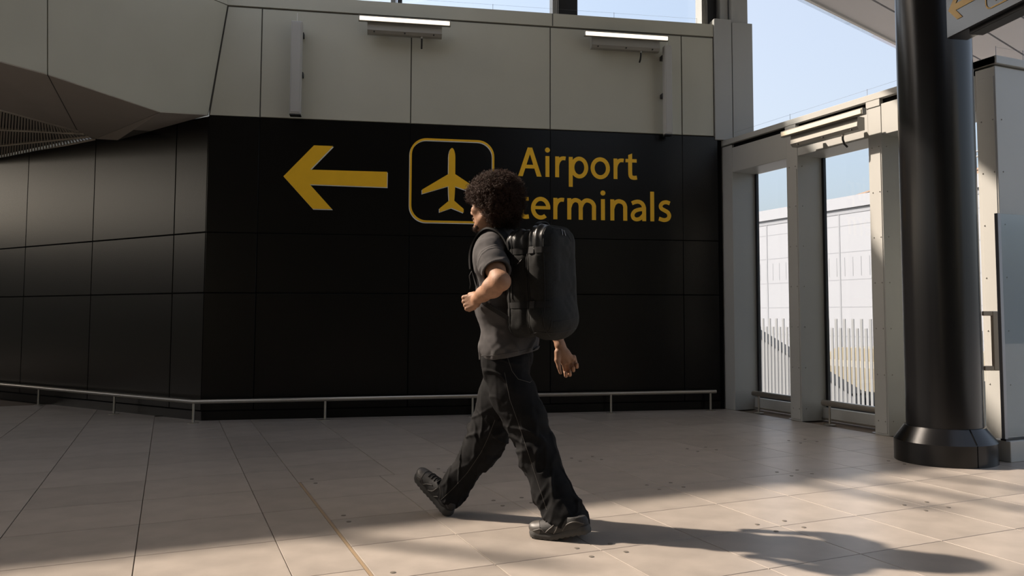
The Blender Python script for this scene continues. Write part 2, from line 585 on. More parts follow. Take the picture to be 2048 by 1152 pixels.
box('coping_bracket', (XI - 0.008, 6.76, 3.03), (XI + 0.05, 6.93, 3.10), M['frame'], TR4, 0.003)
box('coping_bracket', (XI - 0.008, 5.62, 3.03), (XI + 0.05, 5.79, 3.10), M['frame'], TR4, 0.003)
# return wall that turns outward beside the column
RW = struct(box('wall_return', (XI + 0.02, 4.452, 0.0), (9.5, 4.60, 3.09), M['frame'], None, 0.003))
RW.data.materials[0] = M['grey']
struct(box('trim_5', (XI - 0.012, 4.415, 3.095), (9.5, 4.66, 3.16), M['frame'], None, 0.004))
# ------------------------------------------------------------------ roofs (overhead)
RH = 5.6
ed = Vector((0.946, 0.3155, 0)); en = Vector((0.3155, -0.946, 0))     # edge direction; towards the hall
E0 = Vector((8.223, 9.046, RH))
CE = struct(empty('ceiling'))
def roof_strip(d0, d1, a0, a1, z, th, m, name='roof_panel', gap=0.012):
    P = [E0 + ed * a0 + en * d0, E0 + ed * a1 + en * d0, E0 + ed * a1 + en * d1, E0 + ed * a0 + en * d1]
    P = [Vector((p.x, p.y, z)) for p in P]
    return prism(name, P, UP, th, m, CE)
# flat roof over the hall, up to the rooflight strip in front of the sign wall
box('roof_panel', (-12.0, -7.2, RH + 0.01), (1.4, 6.85, RH + 0.30), M['roof'], CE)
box('roof_panel', (1.4, -7.2, RH + 0.01), (2.6, 3.6, RH + 0.30), M['roof'], CE)
box('roof_panel', (2.6, 1.8, RH + 0.01), (6.7, 3.6, RH + 0.30), M['roof'], CE)
box('roof_panel', (2.6, -7.2, RH + 0.01), (6.7, -4.5, RH + 0.30), M['roof'], CE)  # roof left open between these two to add fill light
box('roof_panel', (-12.0, 6.85, RH + 0.01), (-6.7, 9.4, RH + 0.30), M['roof'], CE)  # unseen panel added beside the rooflight to cut sun and bounce
box('roof_panel', (3.75, 6.85, RH + 0.40), (6.3, 8.7, RH + 0.60), M['roof'], CE)  # unseen panel added over the rooflight to lower the sky light
dcur = 0.0
for wdt in (0.62, 0.62, 0.62, 0.9, 1.2):
    roof_strip(dcur + 0.018, dcur + wdt - 0.018, -22, 14, RH, 0.05, M['roof'])
    dcur += wdt
roof_strip(0.0, dcur, -22, 14, RH + 0.05, 0.3, M['greyback'], 'roof_slab')
roof_strip(-0.16, -0.02, -3, 14, RH + 0.02, 0.03, M['screen'], 'edge_glass')
roof_strip(-0.02, 0.03, -3, 14, RH - 0.03, 0.10, M['frame'], 'edge_profile')
# unseen slab added to block the sun; its edge runs along the tile grid
EV = struct(box('ceiling_sun_block', (-11.0, 9.40, 6.18), (2.9, 11.6, 6.40), M['roof']))
box('sun_block_slab', (-12.0, 11.6, 6.18), (-1.5, 24, 6.40), M['roof'], EV)  # added too, keeps the sun off the far left floor
tube('streak_rafter', [(-5.15, 9.45, 6.27), (-4.15, 8.36, 6.27)], 0.055, M['roof'], EV, 8)  # unseen bar added to cast a dark streak on the floor
for a_, b_, w_ in (((-1.97, 9.45, 6.27), (-1.74, 8.35, 6.27), 0.055), ((-1.56, 9.45, 6.27), (-1.30, 8.1, 6.27), 0.05), ((-1.05, 9.45, 6.27), (-0.75, 8.3, 6.27), 0.04)):
    tube('streak_rafter', [a_, b_], w_, M['roof'], EV, 8)  # placed out of view so their shadows streak the floor
# walls of the hall behind and left of the camera
struct(box('wall_back', (-12, -7.3, 0), (9.5, -7.0, RH), M['grey']))
WB = struct(empty('wall_far_left'))
box('wall_panel', (-12.2, -7.3, 0), (-12, 24, 3.2), M['grey'], WB)
box('wall_panel', (-12.2, -7.3, 4.9), (-12, 24, 6.2), M['grey'], WB)
for y_ in (-7, -2, 3, 8, 13, 18, 23):
    box('wall_mullion', (-12.2, y_ - 0.15, 3.2), (-12, y_ + 0.15, 4.9), M['grey'], WB)
struct(box('wall_corridor_end', (-12, 22, 0), (4, 22.3, 6.2), M['grey']))
struct(box('wall_right_near', (6.4, -7.3, 0), (6.7, -4.5, RH), M['grey']))
# ------------------------------------------------------------------ guard rails
def post(parent, p, zr):
    o = tube('rail_post', [(p.x, p.y, 0.006), (p.x, p.y, zr)], 0.0125, M['steel'], parent, 8)
    lathe('base_plate', [(0.055, 0.0005), (0.055, 0.006), (0.02, 0.011)], (p.x, p.y), M['steel'], o, 18)
GR = empty('guard_rail', wp(0, 0, 0.18))
tag(GR, 'low bent steel pipe rail along the foot of the black walls', 'rail')
def to_parent(parent, f, *a, **k):
    return f(*a, **k)
_off = 0.175
corner = wp(-0.03, 0, 0.19)
endL = O + LD * 6.6 + LN * 0.13; endR = wp(5.60, 0, 0.11)
GR.location = (0, 0, 0)
pts = [Vector((p.x, p.y, 0.215)) for p in (endL, corner, endR)]
tube('pipe', pts, 0.021, M['steel'], GR, 14)
for p in (corner, O + LD * 1.327 + LN * 0.144, O + LD * 2.956 + LN * 0.13, O + LD * 4.55 + LN * 0.13,
          wp(1.26, 0, 0.172), wp(2.80, 0, 0.155), wp(4.346, 0, 0.14), wp(5.53, 0, 0.112)):
    post(GR, p, 0.205)
for i, (y0, y1, lab) in enumerate(((6.93, 7.62, 'short steel pipe rail in the far window bay at the wall corner'),
                                   (5.785, 6.52, 'short steel pipe rail in the middle window bay beside the column'))):
    g = tag(empty('guard_rail', (0, 0, 0)), lab, 'rail')
    tube('pipe', [(5.99, y1, 0.215), (5.99, y0, 0.215)], 0.029, M['steel'], g, 14)
    post(g, Vector((6.0, y1 - 0.08, 0)), 0.2)
    post(g, Vector((6.0, y0 + 0.03, 0)), 0.2)
# ------------------------------------------------------------------ round column
CC = (5.36, 4.54)
RC = tag(empty('round_column', (0, 0, 0)), 'thick round black column with a flared base collar, right of the windows', 'column')
lathe('shaft', [(0.272, 0.20), (0.272, RH - 0.002)], CC, M['column'], RC, 64)
bs = lathe('base_collar', [(0.362, 0.0), (0.362, 0.155), (0.355, 0.165), (0.285, 0.262), (0.276, 0.265)], CC, M['column'], RC, 72)
# seam of the collar
ang = math.atan2(-CC[1], -CC[0]) + 0.62
dv = Vector((math.cos(ang), math.sin(ang), 0))
bm = bmesh.new()
Rr = Matrix((dv, Vector((-dv.y, dv.x, 0)), UP)).transposed()
bm_box(bm, Vector((*CC, 0.08)) + dv * 0.352, (0.0115, 0.0035, 0.078), Rr)
sl = Vector((-0.07, 0.097)).normalized()
Rs = Matrix((dv * sl.x + UP * sl.y, Vector((-dv.y, dv.x, 0)), (dv * sl.y - UP * sl.x))).transposed()
bm_box(bm, Vector((*CC, 0.212)) + dv * 0.318, (0.062, 0.0035, 0.006), Rs)
bm_obj('collar_seam', bm, M['blackback'], bs)
# ------------------------------------------------------------------ glass screen on a plinth, pull handle on a slim door edge
GL = tag(empty('glass_screen'), 'tall clear glass screen on a low plinth at the right edge, beside the column', 'glass screen')
box('plinth', (5.70, 4.25, 0), (8.6, 4.42, 0.155), M['frame'], GL, 0.004)
box('pane', (5.735, 4.30, 0.165), (8.5, 4.315, 1.87), M['screen'], GL)
box('edge_post', (5.70, 4.292, 0.156), (5.735, 4.322, 1.87), M['wire'], GL, 0.002)
box('bottom_channel', (5.70, 4.285, 0.155), (8.5, 4.33, 0.168), M['gasket'], GL)
DR = struct(box('door_1', (5.732, 4.495, 0.01), (5.750, 4.585, 3.05), M['lampbody'], None, 0.003))
ha = Vector((5.748, 4.488, 0)); hd = Vector((0.907, -0.42, 0))
HN = tag(empty('pull_handle'), 'rectangular steel pull handle sticking out beside the black column', 'handle')
bm = bmesh.new()
hz0, hz1, hw = 0.665, 1.125, 0.115
Rr = Matrix((hd, Vector((0.42, 0.907, 0)), UP)).transposed()
bm_box(bm, ha + hd * (hw - 0.023) + UP * ((hz0 + hz1) / 2), (0.023, 0.018, (hz1 - hz0) / 2), Rr, 0.006)
bm_obj('grip', bm, M['bronze'], HN)
for z in (hz0 + 0.018, hz1 - 0.018):
    bm = bmesh.new()
    bm_box(bm, ha + hd * ((hw - 0.034) / 2) + UP * z, ((hw - 0.034) / 2, 0.014, 0.018), Rr, 0.004)
    bm_obj('arm', bm, M['bronze'], HN)

# ------------------------------------------------------------------ linear lamps
def make_lamp(org, d, n, L, label, tubemat, hook_t=0.73):
    """org: centre of the light bar; d along, n away from the wall; off = distance of the bar from the wall"""
    t = tag(empty('wall_lamp'), label, 'lamp', 'linear lamps')
    R = Matrix((d, n, UP)).transposed()
    off = 0.17
    bm = bmesh.new(); bm_box(bm, org, (L / 2, 0.025, 0.030), R, 0.003); hb = bm_obj('light_bar', bm, M['lampbody'], t)
    bm = bmesh.new(); bm_box(bm, org + n * 0.020 - UP * 0.004, (L / 2 - 0.012, 0.013, 0.022), R, 0.004); bm_obj('diffuser', bm, tubemat, hb)
    # driver housing: trapezoid behind and below
    c = org - UP * 0.095 - n * 0.055
    bm = bmesh.new()
    h = L * 0.405
    prof = [(-0.05, 0.07), (0.035, 0.07), (0.045, -0.02), (0.02, -0.05), (-0.05, -0.05)]
    A = [bm.verts.new(c - d * h + n * a + UP * b) for a, b in prof]
    B = [bm.verts.new(c + d * h + n * a + UP * b) for a, b in prof]
    k = len(prof)
    bm.faces.new(A[::-1]); bm.faces.new(B)
    for i in range(k):
        bm.faces.new((A[i], A[(i + 1) % k], B[(i + 1) % k], B[i]))
    hs = bm_obj('driver_housing', bm, M['lampbody'], t)
    for q in (-0.82, 0.0, 0.78):
        bm = bmesh.new()
        p = c + d * (h * q) + n * 0.036 - UP * 0.036
        bm_tube(bm, [p - n * 0.006, p + n * 0.008], 0.008, 8)
        bm_obj('screw', bm, M['cable'], hs)
    for q in (-0.6, 0.6):
        p = c + d * (h * q) - n * 0.05
        bm = bmesh.new(); bm_box(bm, p - n * (off - 0.105) / 2 + UP * 0.01, (0.02, (off - 0.105) / 2 + 0.006, 0.03), R, 0.003)
        bm_obj('wall_bracket', bm, M['lampbody'], t)
    p = c + d * (h * (hook_t * 2 - 1)) - UP * 0.05
    tube('cable', [p, p - UP * 0.05, p - UP * 0.09 - n * 0.02, p - UP * 0.115 - n * 0.055], 0.010, M['cable'], t, 8)
    tube('cable_gland', [p + UP * 0.012, p - UP * 0.022], 0.014, M['steel'], t, 8)
    return t
def sc(s, z, off):      # point seen on the wall plane moved out to a given offset
    k = (9.07 - off) / 9.07
    return wp(1.992 + (s - 1.992) * k, 1.1 + (z - 1.1) * k, off)
def lamp_front(s0, s1, z, label):
    a, b = sc(s0, z, 0.17), sc(s1, z, 0.17)
    return make_lamp((a + b) / 2, WD, WN, (b - a).length, label, M['tube'])
lamp_front(1.530, 2.540, 4.362, 'lit linear lamp on the grey wall above the left-pointing arrow')
lamp_front(4.080, 5.098, 4.352, 'lit linear lamp on the grey wall above the word terminals')
make_lamp(Vector((XI - 0.235, 6.14, 2.945)), Vector((0, 1, 0)), Vector((-1, 0, 0)), 1.12,
          'linear lamp in sunlight on the window wall, left of the black column', M['tubeoff'], 0.25)
for q in (5.78, 6.5):
    pass
# ------------------------------------------------------------------ column loudspeakers
def speaker_col(s, z0, z1, w, label, side):
    t = tag(empty('column_speaker'), label, 'speaker', 'slim column loudspeakers')
    k = 0.012
    wbox('cabinet', s - w / 2, s + w / 2, z0, z1, 0.075, 0.165, M['speaker'], t, 0.006)
    g = wbox('grille', s - w / 2 + k, s + w / 2 - k, z0 + 0.02, z1 - 0.02, 0.160, 0.170, M['lampbody'], t, 0.002)
    g.data.materials[0] = M['speaker']
    wbox('end_cap', s - w / 2, s + w / 2, z0 - 0.012, z0, 0.07, 0.165, M['gasket'], t, 0.002)
    for zz in (z1 - 0.12, (z0 + z1) / 2 - 0.05):
        b = wbox('bracket', s + side * (w / 2 - 0.01) - 0.02, s + side * (w / 2 - 0.01) + 0.02, zz - 0.025, zz + 0.025, 0.0, 0.085, M['gasket'], t, 0.003)
    tube('support_wire', [wp(s, z1, 0.12), wp(s, z1 + 0.10, 0.12)], 0.002, M['white'], t, 5)
p = sc(0.876, 4.29, 0.165); q = sc(0.876, 3.262, 0.165)
speaker_col((p - O).dot(WD), q.z, p.z, 0.115, 'slim upright loudspeaker on the grey wall near the faceted left corner', 1)
p = sc(5.100, 4.278, 0.165); q = sc(5.10, 3.215, 0.165)
speaker_col((p - O).dot(WD), q.z, p.z, 0.088, 'slim upright loudspeaker on the grey wall close to the right corner post', -1)

# ------------------------------------------------------------------ the big wall sign
SG = tag(empty('wall_sign'), 'yellow arrow, aeroplane pictogram and Airport terminals lettering on the black wall', 'sign')
def flat(name, pts, m, parent, off=0.0035, th=0.003, holes=None):
    """polygon in wall coordinates (s,z), optional single hole, as a thin raised sheet"""
    cu = bpy.data.curves.new(name, 'CURVE')
    cu.dimensions = '2D'
    cu.fill_mode = 'BOTH'
    cu.extrude = th / 2
    for loop in [pts] + (holes or []):
        sp = cu.splines.new('POLY')
        sp.points.add(len(loop) - 1)
        for k, (a, b) in enumerate(loop):
            sp.points[k].co = (a, b, 0, 1)
        sp.use_cyclic_u = True
    tmp = bpy.data.objects.new(name, cu)
    COL.objects.link(tmp)
    return curve_to_wall(tmp, name, m, parent, off)
def curve_to_wall(tmp, name, m, parent, off, org=None, ux=None, uy=None, un=None):
    dg = bpy.context.evaluated_depsgraph_get()
    dg.update()
    me = bpy.data.meshes.new_from_object(tmp.evaluated_get(dg))
    cu = tmp.data
    bpy.data.objects.remove(tmp, do_unlink=True)
    bpy.data.curves.remove(cu)
    me.materials.clear(); me.materials.append(m)
    org = O if org is None else org
    ux = WD if ux is None else ux; uy = UP if uy is None else uy; un = WN if un is None else un
    for v in me.vertices:
        v.co = org + ux * v.co.x + uy * v.co.y + un * (v.co.z + off)
    me.name = name
    return link(bpy.data.objects.new(name, me), parent)
def shift(pts, dx, dz): return [(a + dx, b + dz) for a, b in pts]
arrow = [(0.772, 2.577), (1.082, 2.924), (1.283, 2.924), (1.046, 2.658), (1.861, 2.660), (1.861, 2.490), (1.046, 2.498), (1.283, 2.234), (1.080, 2.234)]
a_ = flat('arrow', arrow, M['yellow'], SG, 0.006)
flat('white_edge', shift(arrow, 0.007, -0.009), M['white'], a_, 0.0025)
def rrect(x0, x1, y0, y1, r, n=10):
    out = []
    for cx, cy, a0 in ((x1 - r, y1 - r, 0), (x0 + r, y1 - r, 90), (x0 + r, y0 + r, 180), (x1 - r, y0 + r, 270)):
        for k in range(n + 1):
            t = math.radians(a0 + 90 * k / n)
            out.append((cx + r * math.cos(t), cy + r * math.sin(t)))
    return out
fo = rrect(2.104, 3.040, 2.112, 3.050, 0.185); fi = rrect(2.126, 3.018, 2.134, 3.028, 0.165)
f_ = flat('pictogram_frame', fo, M['yellow'], SG, 0.006, holes=[fi])
flat('white_edge', shift(fo, -0.006, -0.010), M['white'], f_, 0.0025, holes=[shift(fi, -0.006, -0.010)])
hp = [(0, 2.952), (0.013, 2.944), (0.025, 2.922), (0.034, 2.885), (0.037, 2.85), (0.037, 2.658), (0.325, 2.475), (0.325, 2.428), (0.037, 2.522),
      (0.034, 2.44), (0.029, 2.36), (0.133, 2.270), (0.133, 2.228), (0.0, 2.279)]
plane = [(2.567 + a, b) for a, b in hp] + [(2.567 - a, b) for a, b in hp[-2:0:-1]]
p_ = flat('aeroplane_symbol', plane, M['yellow'], SG, 0.006)
flat('white_edge', shift(plane, -0.007, -0.008), M['white'], p_, 0.0025)
# letters drawn as strokes in units of the capital height
def crom(P, n=6):
    out = []
    for i in range(len(P) - 1):
        p0, p1, p2, p3 = P[max(i - 1, 0)], P[i], P[i + 1], P[min(i + 2, len(P) - 1)]
        for k in range(n):
            t = k / n
            out.append(tuple(0.5 * (2 * b + (c - a) * t + (2 * a - 5 * b + 4 * c - d) * t * t + (3 * b - a - 3 * c + d) * t ** 3)
                             for a, b, c, d in zip(p0, p1, p2, p3)))
    out.append(P[-1])
    return out
def stroke(P, w):
    L_, R_ = [], []
    for i in range(len(P)):
        a = Vector(P[max(i - 1, 0)]); b = Vector(P[min(i + 1, len(P) - 1)])
        d = (b - a).normalized(); n = Vector((-d.y, d.x)) * (w / 2)
        p = Vector(P[i]); L_.append(p + n); R_.append(p - n)
    return [[L_[i], L_[i + 1], R_[i + 1], R_[i]] for i in range(len(P) - 1)]
def ell(cx, cy, rx, ry, a0, a1, n=32):
    return [(cx + rx * math.cos(math.radians(a0 + (a1 - a0) * k / n)), cy + ry * math.sin(math.radians(a0 + (a1 - a0) * k / n))) for k in range(n + 1)]
def rect(x0, x1, y0, y1): return [[(x0, y0), (x1, y0), (x1, y1), (x0, y1)]]
def fan(cx, cy, r, n=18): return [[(cx + r * math.cos(6.2832 * k / n), cy + r * math.sin(6.2832 * k / n)) for k in range(n)]]
SW, XH = 0.138, 0.725
GLY = {
 'A': [[(0, 0), (0.16, 0), (0.482, 1), (0.330, 1)], [(0.817, 0), (0.652, 0), (0.336, 1), (0.487, 1)]] + rect(0.16, 0.66, 0.275, 0.40),
 'i': rect(0, SW, 0, XH) + fan(SW / 2, 0.935, 0.088),
 'l': rect(0, SW, 0, 1.03),
 'r': rect(0, SW, 0, XH) + stroke(crom([(0.07, 0.38), (0.105, 0.53), (0.20, 0.645), (0.30, 0.668), (0.366, 0.660)]), 0.132),
 'p': rect(0, SW, -0.32, XH) + stroke(ell(0.372, 0.362, 0.246, 0.312, -180, 180, 40), 0.140),
 'o': stroke(ell(0.347, 0.362, 0.275, 0.315, 0, 360, 44), 0.142),
 't': stroke(crom([(0.170, 0.62), (0.170, 0.22), (0.205, 0.095), (0.30, 0.062), (0.413, 0.075)]), 0.142) + [[(0.099, 0.60), (0.241, 0.60), (0.241, 0.925), (0.099, 0.865)]] + rect(0, 0.405, 0.605, XH),
 'e': stroke(ell(0.330, 0.362, 0.262, 0.315, 0, 308, 44), 0.138) + rect(0.10, 0.655, 0.325, 0.435),
 'm': rect(0, SW, 0, XH) + stroke(crom([(0.075, 0.42), (0.13, 0.57), (0.23, 0.655), (0.33, 0.66), (0.42, 0.61), (0.462, 0.50), (0.465, 0.36), (0.465, 0)]), 0.142)
      + stroke(crom([(0.465, 0.42), (0.53, 0.57), (0.63, 0.655), (0.74, 0.66), (0.85, 0.61), (0.922, 0.50), (0.926, 0.36), (0.926, 0)]), 0.142),
 'n': rect(0, SW, 0, XH) + stroke(crom([(0.075, 0.42), (0.13, 0.57), (0.24, 0.655), (0.35, 0.66), (0.46, 0.61), (0.518, 0.50), (0.522, 0.36), (0.522, 0)]), 0.142),
 'a': stroke(crom([(0.05, 0.605), (0.17, 0.655), (0.30, 0.665), (0.42, 0.60), (0.478, 0.48), (0.484, 0.36), (0.484, 0)]), 0.138)
      + stroke(crom([(0.47, 0.415), (0.30, 0.395), (0.15, 0.335), (0.075, 0.215), (0.11, 0.095), (0.22, 0.055), (0.35, 0.095), (0.47, 0.215)]), 0.130),
 's': stroke(crom([(0.415, 0.635), (0.30, 0.672), (0.17, 0.650), (0.088, 0.56), (0.11, 0.455), (0.23, 0.385), (0.35, 0.310), (0.392, 0.20), (0.335, 0.090), (0.20, 0.052), (0.02, 0.098)]), 0.136),
}
def letter(ch, s0, zb, unit, m, parent, off=0.004):
    bm = bmesh.new()
    for i_, poly in enumerate(GLY[ch]):
        A = [bm.verts.new(wp(s0 + p[0] * unit, zb + p[1] * unit, off + 0.0002 * (i_ % 9))) for p in poly]
        bm.faces.new(A)
    me = bpy.data.meshes.new('letter_' + ch)
    for f in bm.faces:
        if f.normal.length == 0: f.normal_update()
        f.normal_update()
        if f.normal.dot(WN) < 0: f.normal_flip()
    ex = bmesh.ops.extrude_face_region(bm, geom=list(bm.faces))
    bmesh.ops.translate(bm, vec=-WN * 0.003, verts=[v for v in ex['geom'] if isinstance(v, bmesh.types.BMVert)])
    bmesh.ops.recalc_face_normals(bm, faces=bm.faces)
    bm.to_mesh(me); bm.free(); me.materials.append(m)
    link(bpy.data.objects.new('letter', me), parent)
ZX = lambda q: 3.311 + (q - 308) * 0.001427
for ch, q in zip('Airport', (308, 528, 607, 718, 897, 1088, 1188)):
    letter(ch, ZX(q), 2.660, 0.330, M['yellow'], SG)
for ch, q in zip('terminals', (297, 412, 592, 705, 982, 1060, 1228, 1395, 1463)):
    letter(ch, ZX(q), 2.178, 0.337, M['yellow'], SG)

# ------------------------------------------------------------------ hanging sign near the column
HP = Vector((4.198, 3.46, 2.752)); hu = Vector((-0.243, -0.970, 0)); hn = Vector((-0.970, 0.243, 0))
HS = tag(empty('hanging_sign'), 'glossy dark hanging direction sign with pale yellow arrow in front of the column top', 'sign')
bm = bmesh.new()
Rr = Matrix((hu, hn, UP)).transposed()
bm_box(bm, HP + hu * 0.9 - hn * 0.07 + UP * 0.275, (0.9, 0.07, 0.275), Rr, 0.006)
bd = bm_obj('sign_box', bm, M['signblack'], HS)
bm = bmesh.new(); bm_box(bm, HP + hu * 0.98 - hn * 0.075 - UP * 0.012, (0.82, 0.045, 0.012), Rr, 0.003)
bm_obj('bottom_rail', bm, M['gasket'], bd)
def on_sign(name, pts, m, holes=None):
    cu = bpy.data.curves.new(name, 'CURVE'); cu.dimensions = '2D'; cu.fill_mode = 'BOTH'; cu.extrude = 0.001
    for loop in [pts] + (holes or []):
        sp = cu.splines.new('POLY'); sp.points.add(len(loop) - 1)
        for k, (a, b) in enumerate(loop): sp.points[k].co = (a, b, 0, 1)
        sp.use_cyclic_u = True
    tmp = bpy.data.objects.new(name, cu); COL.objects.link(tmp)
    return curve_to_wall(tmp, name, m, HS, 0.0025, HP, hu, UP, hn)
on_sign('arrow', [(0.026, 0.163), (0.103, 0.246), (0.150, 0.246), (0.093, 0.183), (0.290, 0.183), (0.290, 0.144), (0.093, 0.144), (0.150, 0.085), (0.103, 0.085)], M['signyellow'])
on_sign('pictogram_frame', rrect(0.342, 0.56, 0.046, 0.27, 0.042), M['signyellow'], [rrect(0.350, 0.552, 0.054, 0.262, 0.036)])
hp2 = [(0.451 + (a - 2.567) * 0.22, 0.158 + (b - 2.6) * 0.22) for a, b in plane]
on_sign('aeroplane_symbol', hp2, M['signyellow'])
for q in (0.5, 1.4):
    c = HP + hu * q - hn * 0.07
    tube('hanger_rod', [c + UP * 0.54, Vector((c.x, c.y, RH))], 0.012, M['wire'], HS, 6)

# ------------------------------------------------------------------ bird wires on the copings
def bird_wire(pts, label, hgt=0.11):
    t = tag(empty('bird_wire'), label, 'wire')
    for p in pts:
        tube('wire_post', [p, p + UP * hgt], 0.0022, M['wire'], t, 5)
    tube('wire', [p + UP * (hgt - 0.008) for p in pts], 0.0009, M['wire'], t, 4)
bird_wire([Vector((6.05, y, 3.158)) for y in (8.0, 7.0, 5.9, 4.8)], 'thin bird wire on small posts along the window wall coping')
bird_wire([wp(s, 4.562, -0.12) for s in (0.9, 2.0, 3.03, 4.47, 5.5)], 'thin bird wire on small posts along the top of the grey wall')
bird_wire([Vector((6.02, 4.50, 3.16)), Vector((6.32, 4.48, 3.16)), Vector((7.2, 4.48, 3.16))], 'thin bird wire on small posts above the wall right of the column')

# ------------------------------------------------------------------ outside
struct(box('floor_outside', (-80, -70, -3.3), (110, 110, -3.0), M['asphalt']))
BD = tag(empty('white_building'), 'long white panelled building outside the windows with a brown roof edge', 'building')
FX = 14.0
box('facade', (FX, 6, -3.0), (FX + 8, 40, 3.40), M['facade'], BD)
box('parapet', (FX - 0.06, 6, 3.52), (FX + 0.4, 40, 3.785), M['facade'], BD)
box('parapet_shadow_gap', (FX - 0.01, 6, 3.40), (FX + 0.3, 40, 3.52), M['facade2'], BD)
for y in (7.2, 9.4, 12.0, 14.6, 17.17, 19.8, 22.4):
    box('downpipe', (FX - 0.006, y - 0.022, -3), (FX + 0.01, y + 0.022, 3.40), M['facade2'], BD)
for z in (3.13, 2.52, 1.89, 1.27, 0.6):
    box('panel_joint', (FX - 0.003, 6, z - 0.008), (FX + 0.01, 40, z + 0.008), M['facade2'], BD)
y = 12.2
me_v = None
while y < 18.6:
    o_ = box('vent_slot', (FX - 0.003, -0.011, 1.97), (FX + 0.01, 0.011, 2.40), M['facade2'], BD) if me_v is None else None
    if o_ is None:
        o_ = bpy.data.objects.new('vent_slot', me_v); link(o_, BD)
    me_v = o_.data
    o_.location.y = y
    y += 0.25
# brown roof: overlapping sheets, only over the near stretch
for k in range(12):
    y0 = 11.4 + 0.32 * k
    prism('roof_sheet', [(FX + 0.45, y0, 3.75), (FX + 0.45, y0 + 0.30, 3.75), (FX + 2.2, y0 + 0.30, 4.3), (FX + 2.2, y0, 4.3)], (0, 0, 1), 0.03 + 0.02 * (k % 2), M['rooftile'], BD)
RL = tag(empty('roof_railing'), 'white roof railing on top of the white building outside', 'railing')
for z in (4.72, 4.60):
    tube('rail', [(FX + 2.2, 11, z), (FX + 2.2, 15.7, z)], 0.022, M['fence'], RL, 6)
for y in (11.2, 12.7, 14.2, 15.6):
    tube('post', [(FX + 2.2, y, 4.28), (FX + 2.2, y, 4.74)], 0.03, M['fence'], RL, 6)
RP = tag(empty('ramp_wall'), 'grey sloping ramp wall outside the far window', 'wall')
prism('ramp_body', [(10.0, 13.6, -3), (10.0, 10.2, -3), (10.0, 10.2, -0.20), (10.0, 13.6, 1.07)], (1, 0, 0), 0.25, M['rampgrey'], RP)
prism('ramp_cap', [(9.97, 10.2, -0.20), (9.97, 13.6, 1.07), (9.97, 13.6, 1.10), (9.97, 10.2, -0.17)], (1, 0, 0), 0.31, M['gasket'], RP)
FN = tag(empty('picket_fence'), 'row of tall white vertical pickets outside the windows', 'fence')
bm = bmesh.new(); bm_box(bm, (0, 0, 0), (0.005, 0.020, 0.9)); bmesh.ops.recalc_face_normals(bm, faces=bm.faces)
pk = bpy.data.meshes.new('picket'); bm.to_mesh(pk); bm.free(); pk.materials.append(M['fence'])
y = 6.2; k = 0
while y < 10.6:
    o_ = bpy.data.objects.new('picket', pk)
    o_.location = (8.0, y, 0.14 - (0.12 if k % 2 else 0.0)); link(o_, FN)
    y += 0.0745; k += 1
box('bottom_rail', (8.015, 6.1, -0.74), (8.05, 10.7, -0.68), M['fence'], FN)
def vehicle(x, y, z, L, H, W, label, name='van'):
    t = tag(empty(name), label, 'van', 'cream vehicles outside')
    bm = bmesh.new()
    prof = [(0, 0.25), (0, 0.55), (0.06, 0.95), (0.16, 1.0), (0.86, 1.0), (0.94, 0.93), (1.0, 0.55), (1.0, 0.25)]
    A = [bm.verts.new((x, y + a * L, z + b * H)) for a, b in prof]
    B = [bm.verts.new((x + W, y + a * L, z + b * H)) for a, b in prof]
    n_ = len(prof)
    bm.faces.new(A); bm.faces.new(B[::-1])
    for i in range(n_): bm.faces.new((A[(i + 1) % n_], A[i], B[i], B[(i + 1) % n_]))
    bm_obj('body', bm, M['cream'], t)
    for q in range(5):
        box('window', (x - 0.012, y + L * (0.12 + 0.155 * q), z + 0.60 * H), (x + 0.02, y + L * (0.25 + 0.155 * q), z + 0.85 * H), M['vanglass'], t)
    for q in (0.2, 0.8):
        bm = bmesh.new(); bm_tube(bm, [(x - 0.02, y + q * L, z + 0.17 * H), (x + 0.2, y + q * L, z + 0.17 * H)], 0.17 * H, 14)
        bm_obj('wheel', bm, M['cable'], t)
vehicle(10.6, 8.6, -2.35, 5.2, 2.55, 1.55, 'cream van nearer the fence outside the middle window')
vehicle(12.4, 9.3, -2.35, 4.4, 2.78, 1.1, 'cream van farther back, against the white building')
struct(box('floor_ramp_deck', (9.0, 4, -2.6), (13.9, 20, -2.36), M['asphalt']))
# ================================================================== person: implicit surfaces meshed with surface nets
CY_, SY_ = math.cos(YAW), math.sin(YAW)
CAMR = np.array([CY_, -SY_, 0.0])
CAMF = np.array([SY_ * math.cos(PITCH), CY_ * math.cos(PITCH), math.sin(PITCH)])
CAMU = np.array([-SY_ * math.sin(PITCH), -CY_ * math.sin(PITCH), math.cos(PITCH)])
CAM0 = np.array([0, 0, CAMH])
def RAY(x, y): return CAMR * ((x - PPX) / FPX) + CAMU * ((PPY - y) / FPX) + CAMF
def PX(x, y, t): return CAM0 + RAY(x, y) * t
def GR0(x, y):
    d = RAY(x, y); return CAM0 - d * (CAMH / d[2])
FH = np.array([SY_, CY_, 0.0])
def heading(phi):
    p = math.radians(phi)
    f = -math.cos(p) * CAMR + math.sin(p) * FH
    l = -(math.sin(p) * CAMR + math.cos(p) * FH)
    return f, l
UPN = np.array([0, 0, 1.0])
P0 = np.array([1.62, 4.10, 0.0])

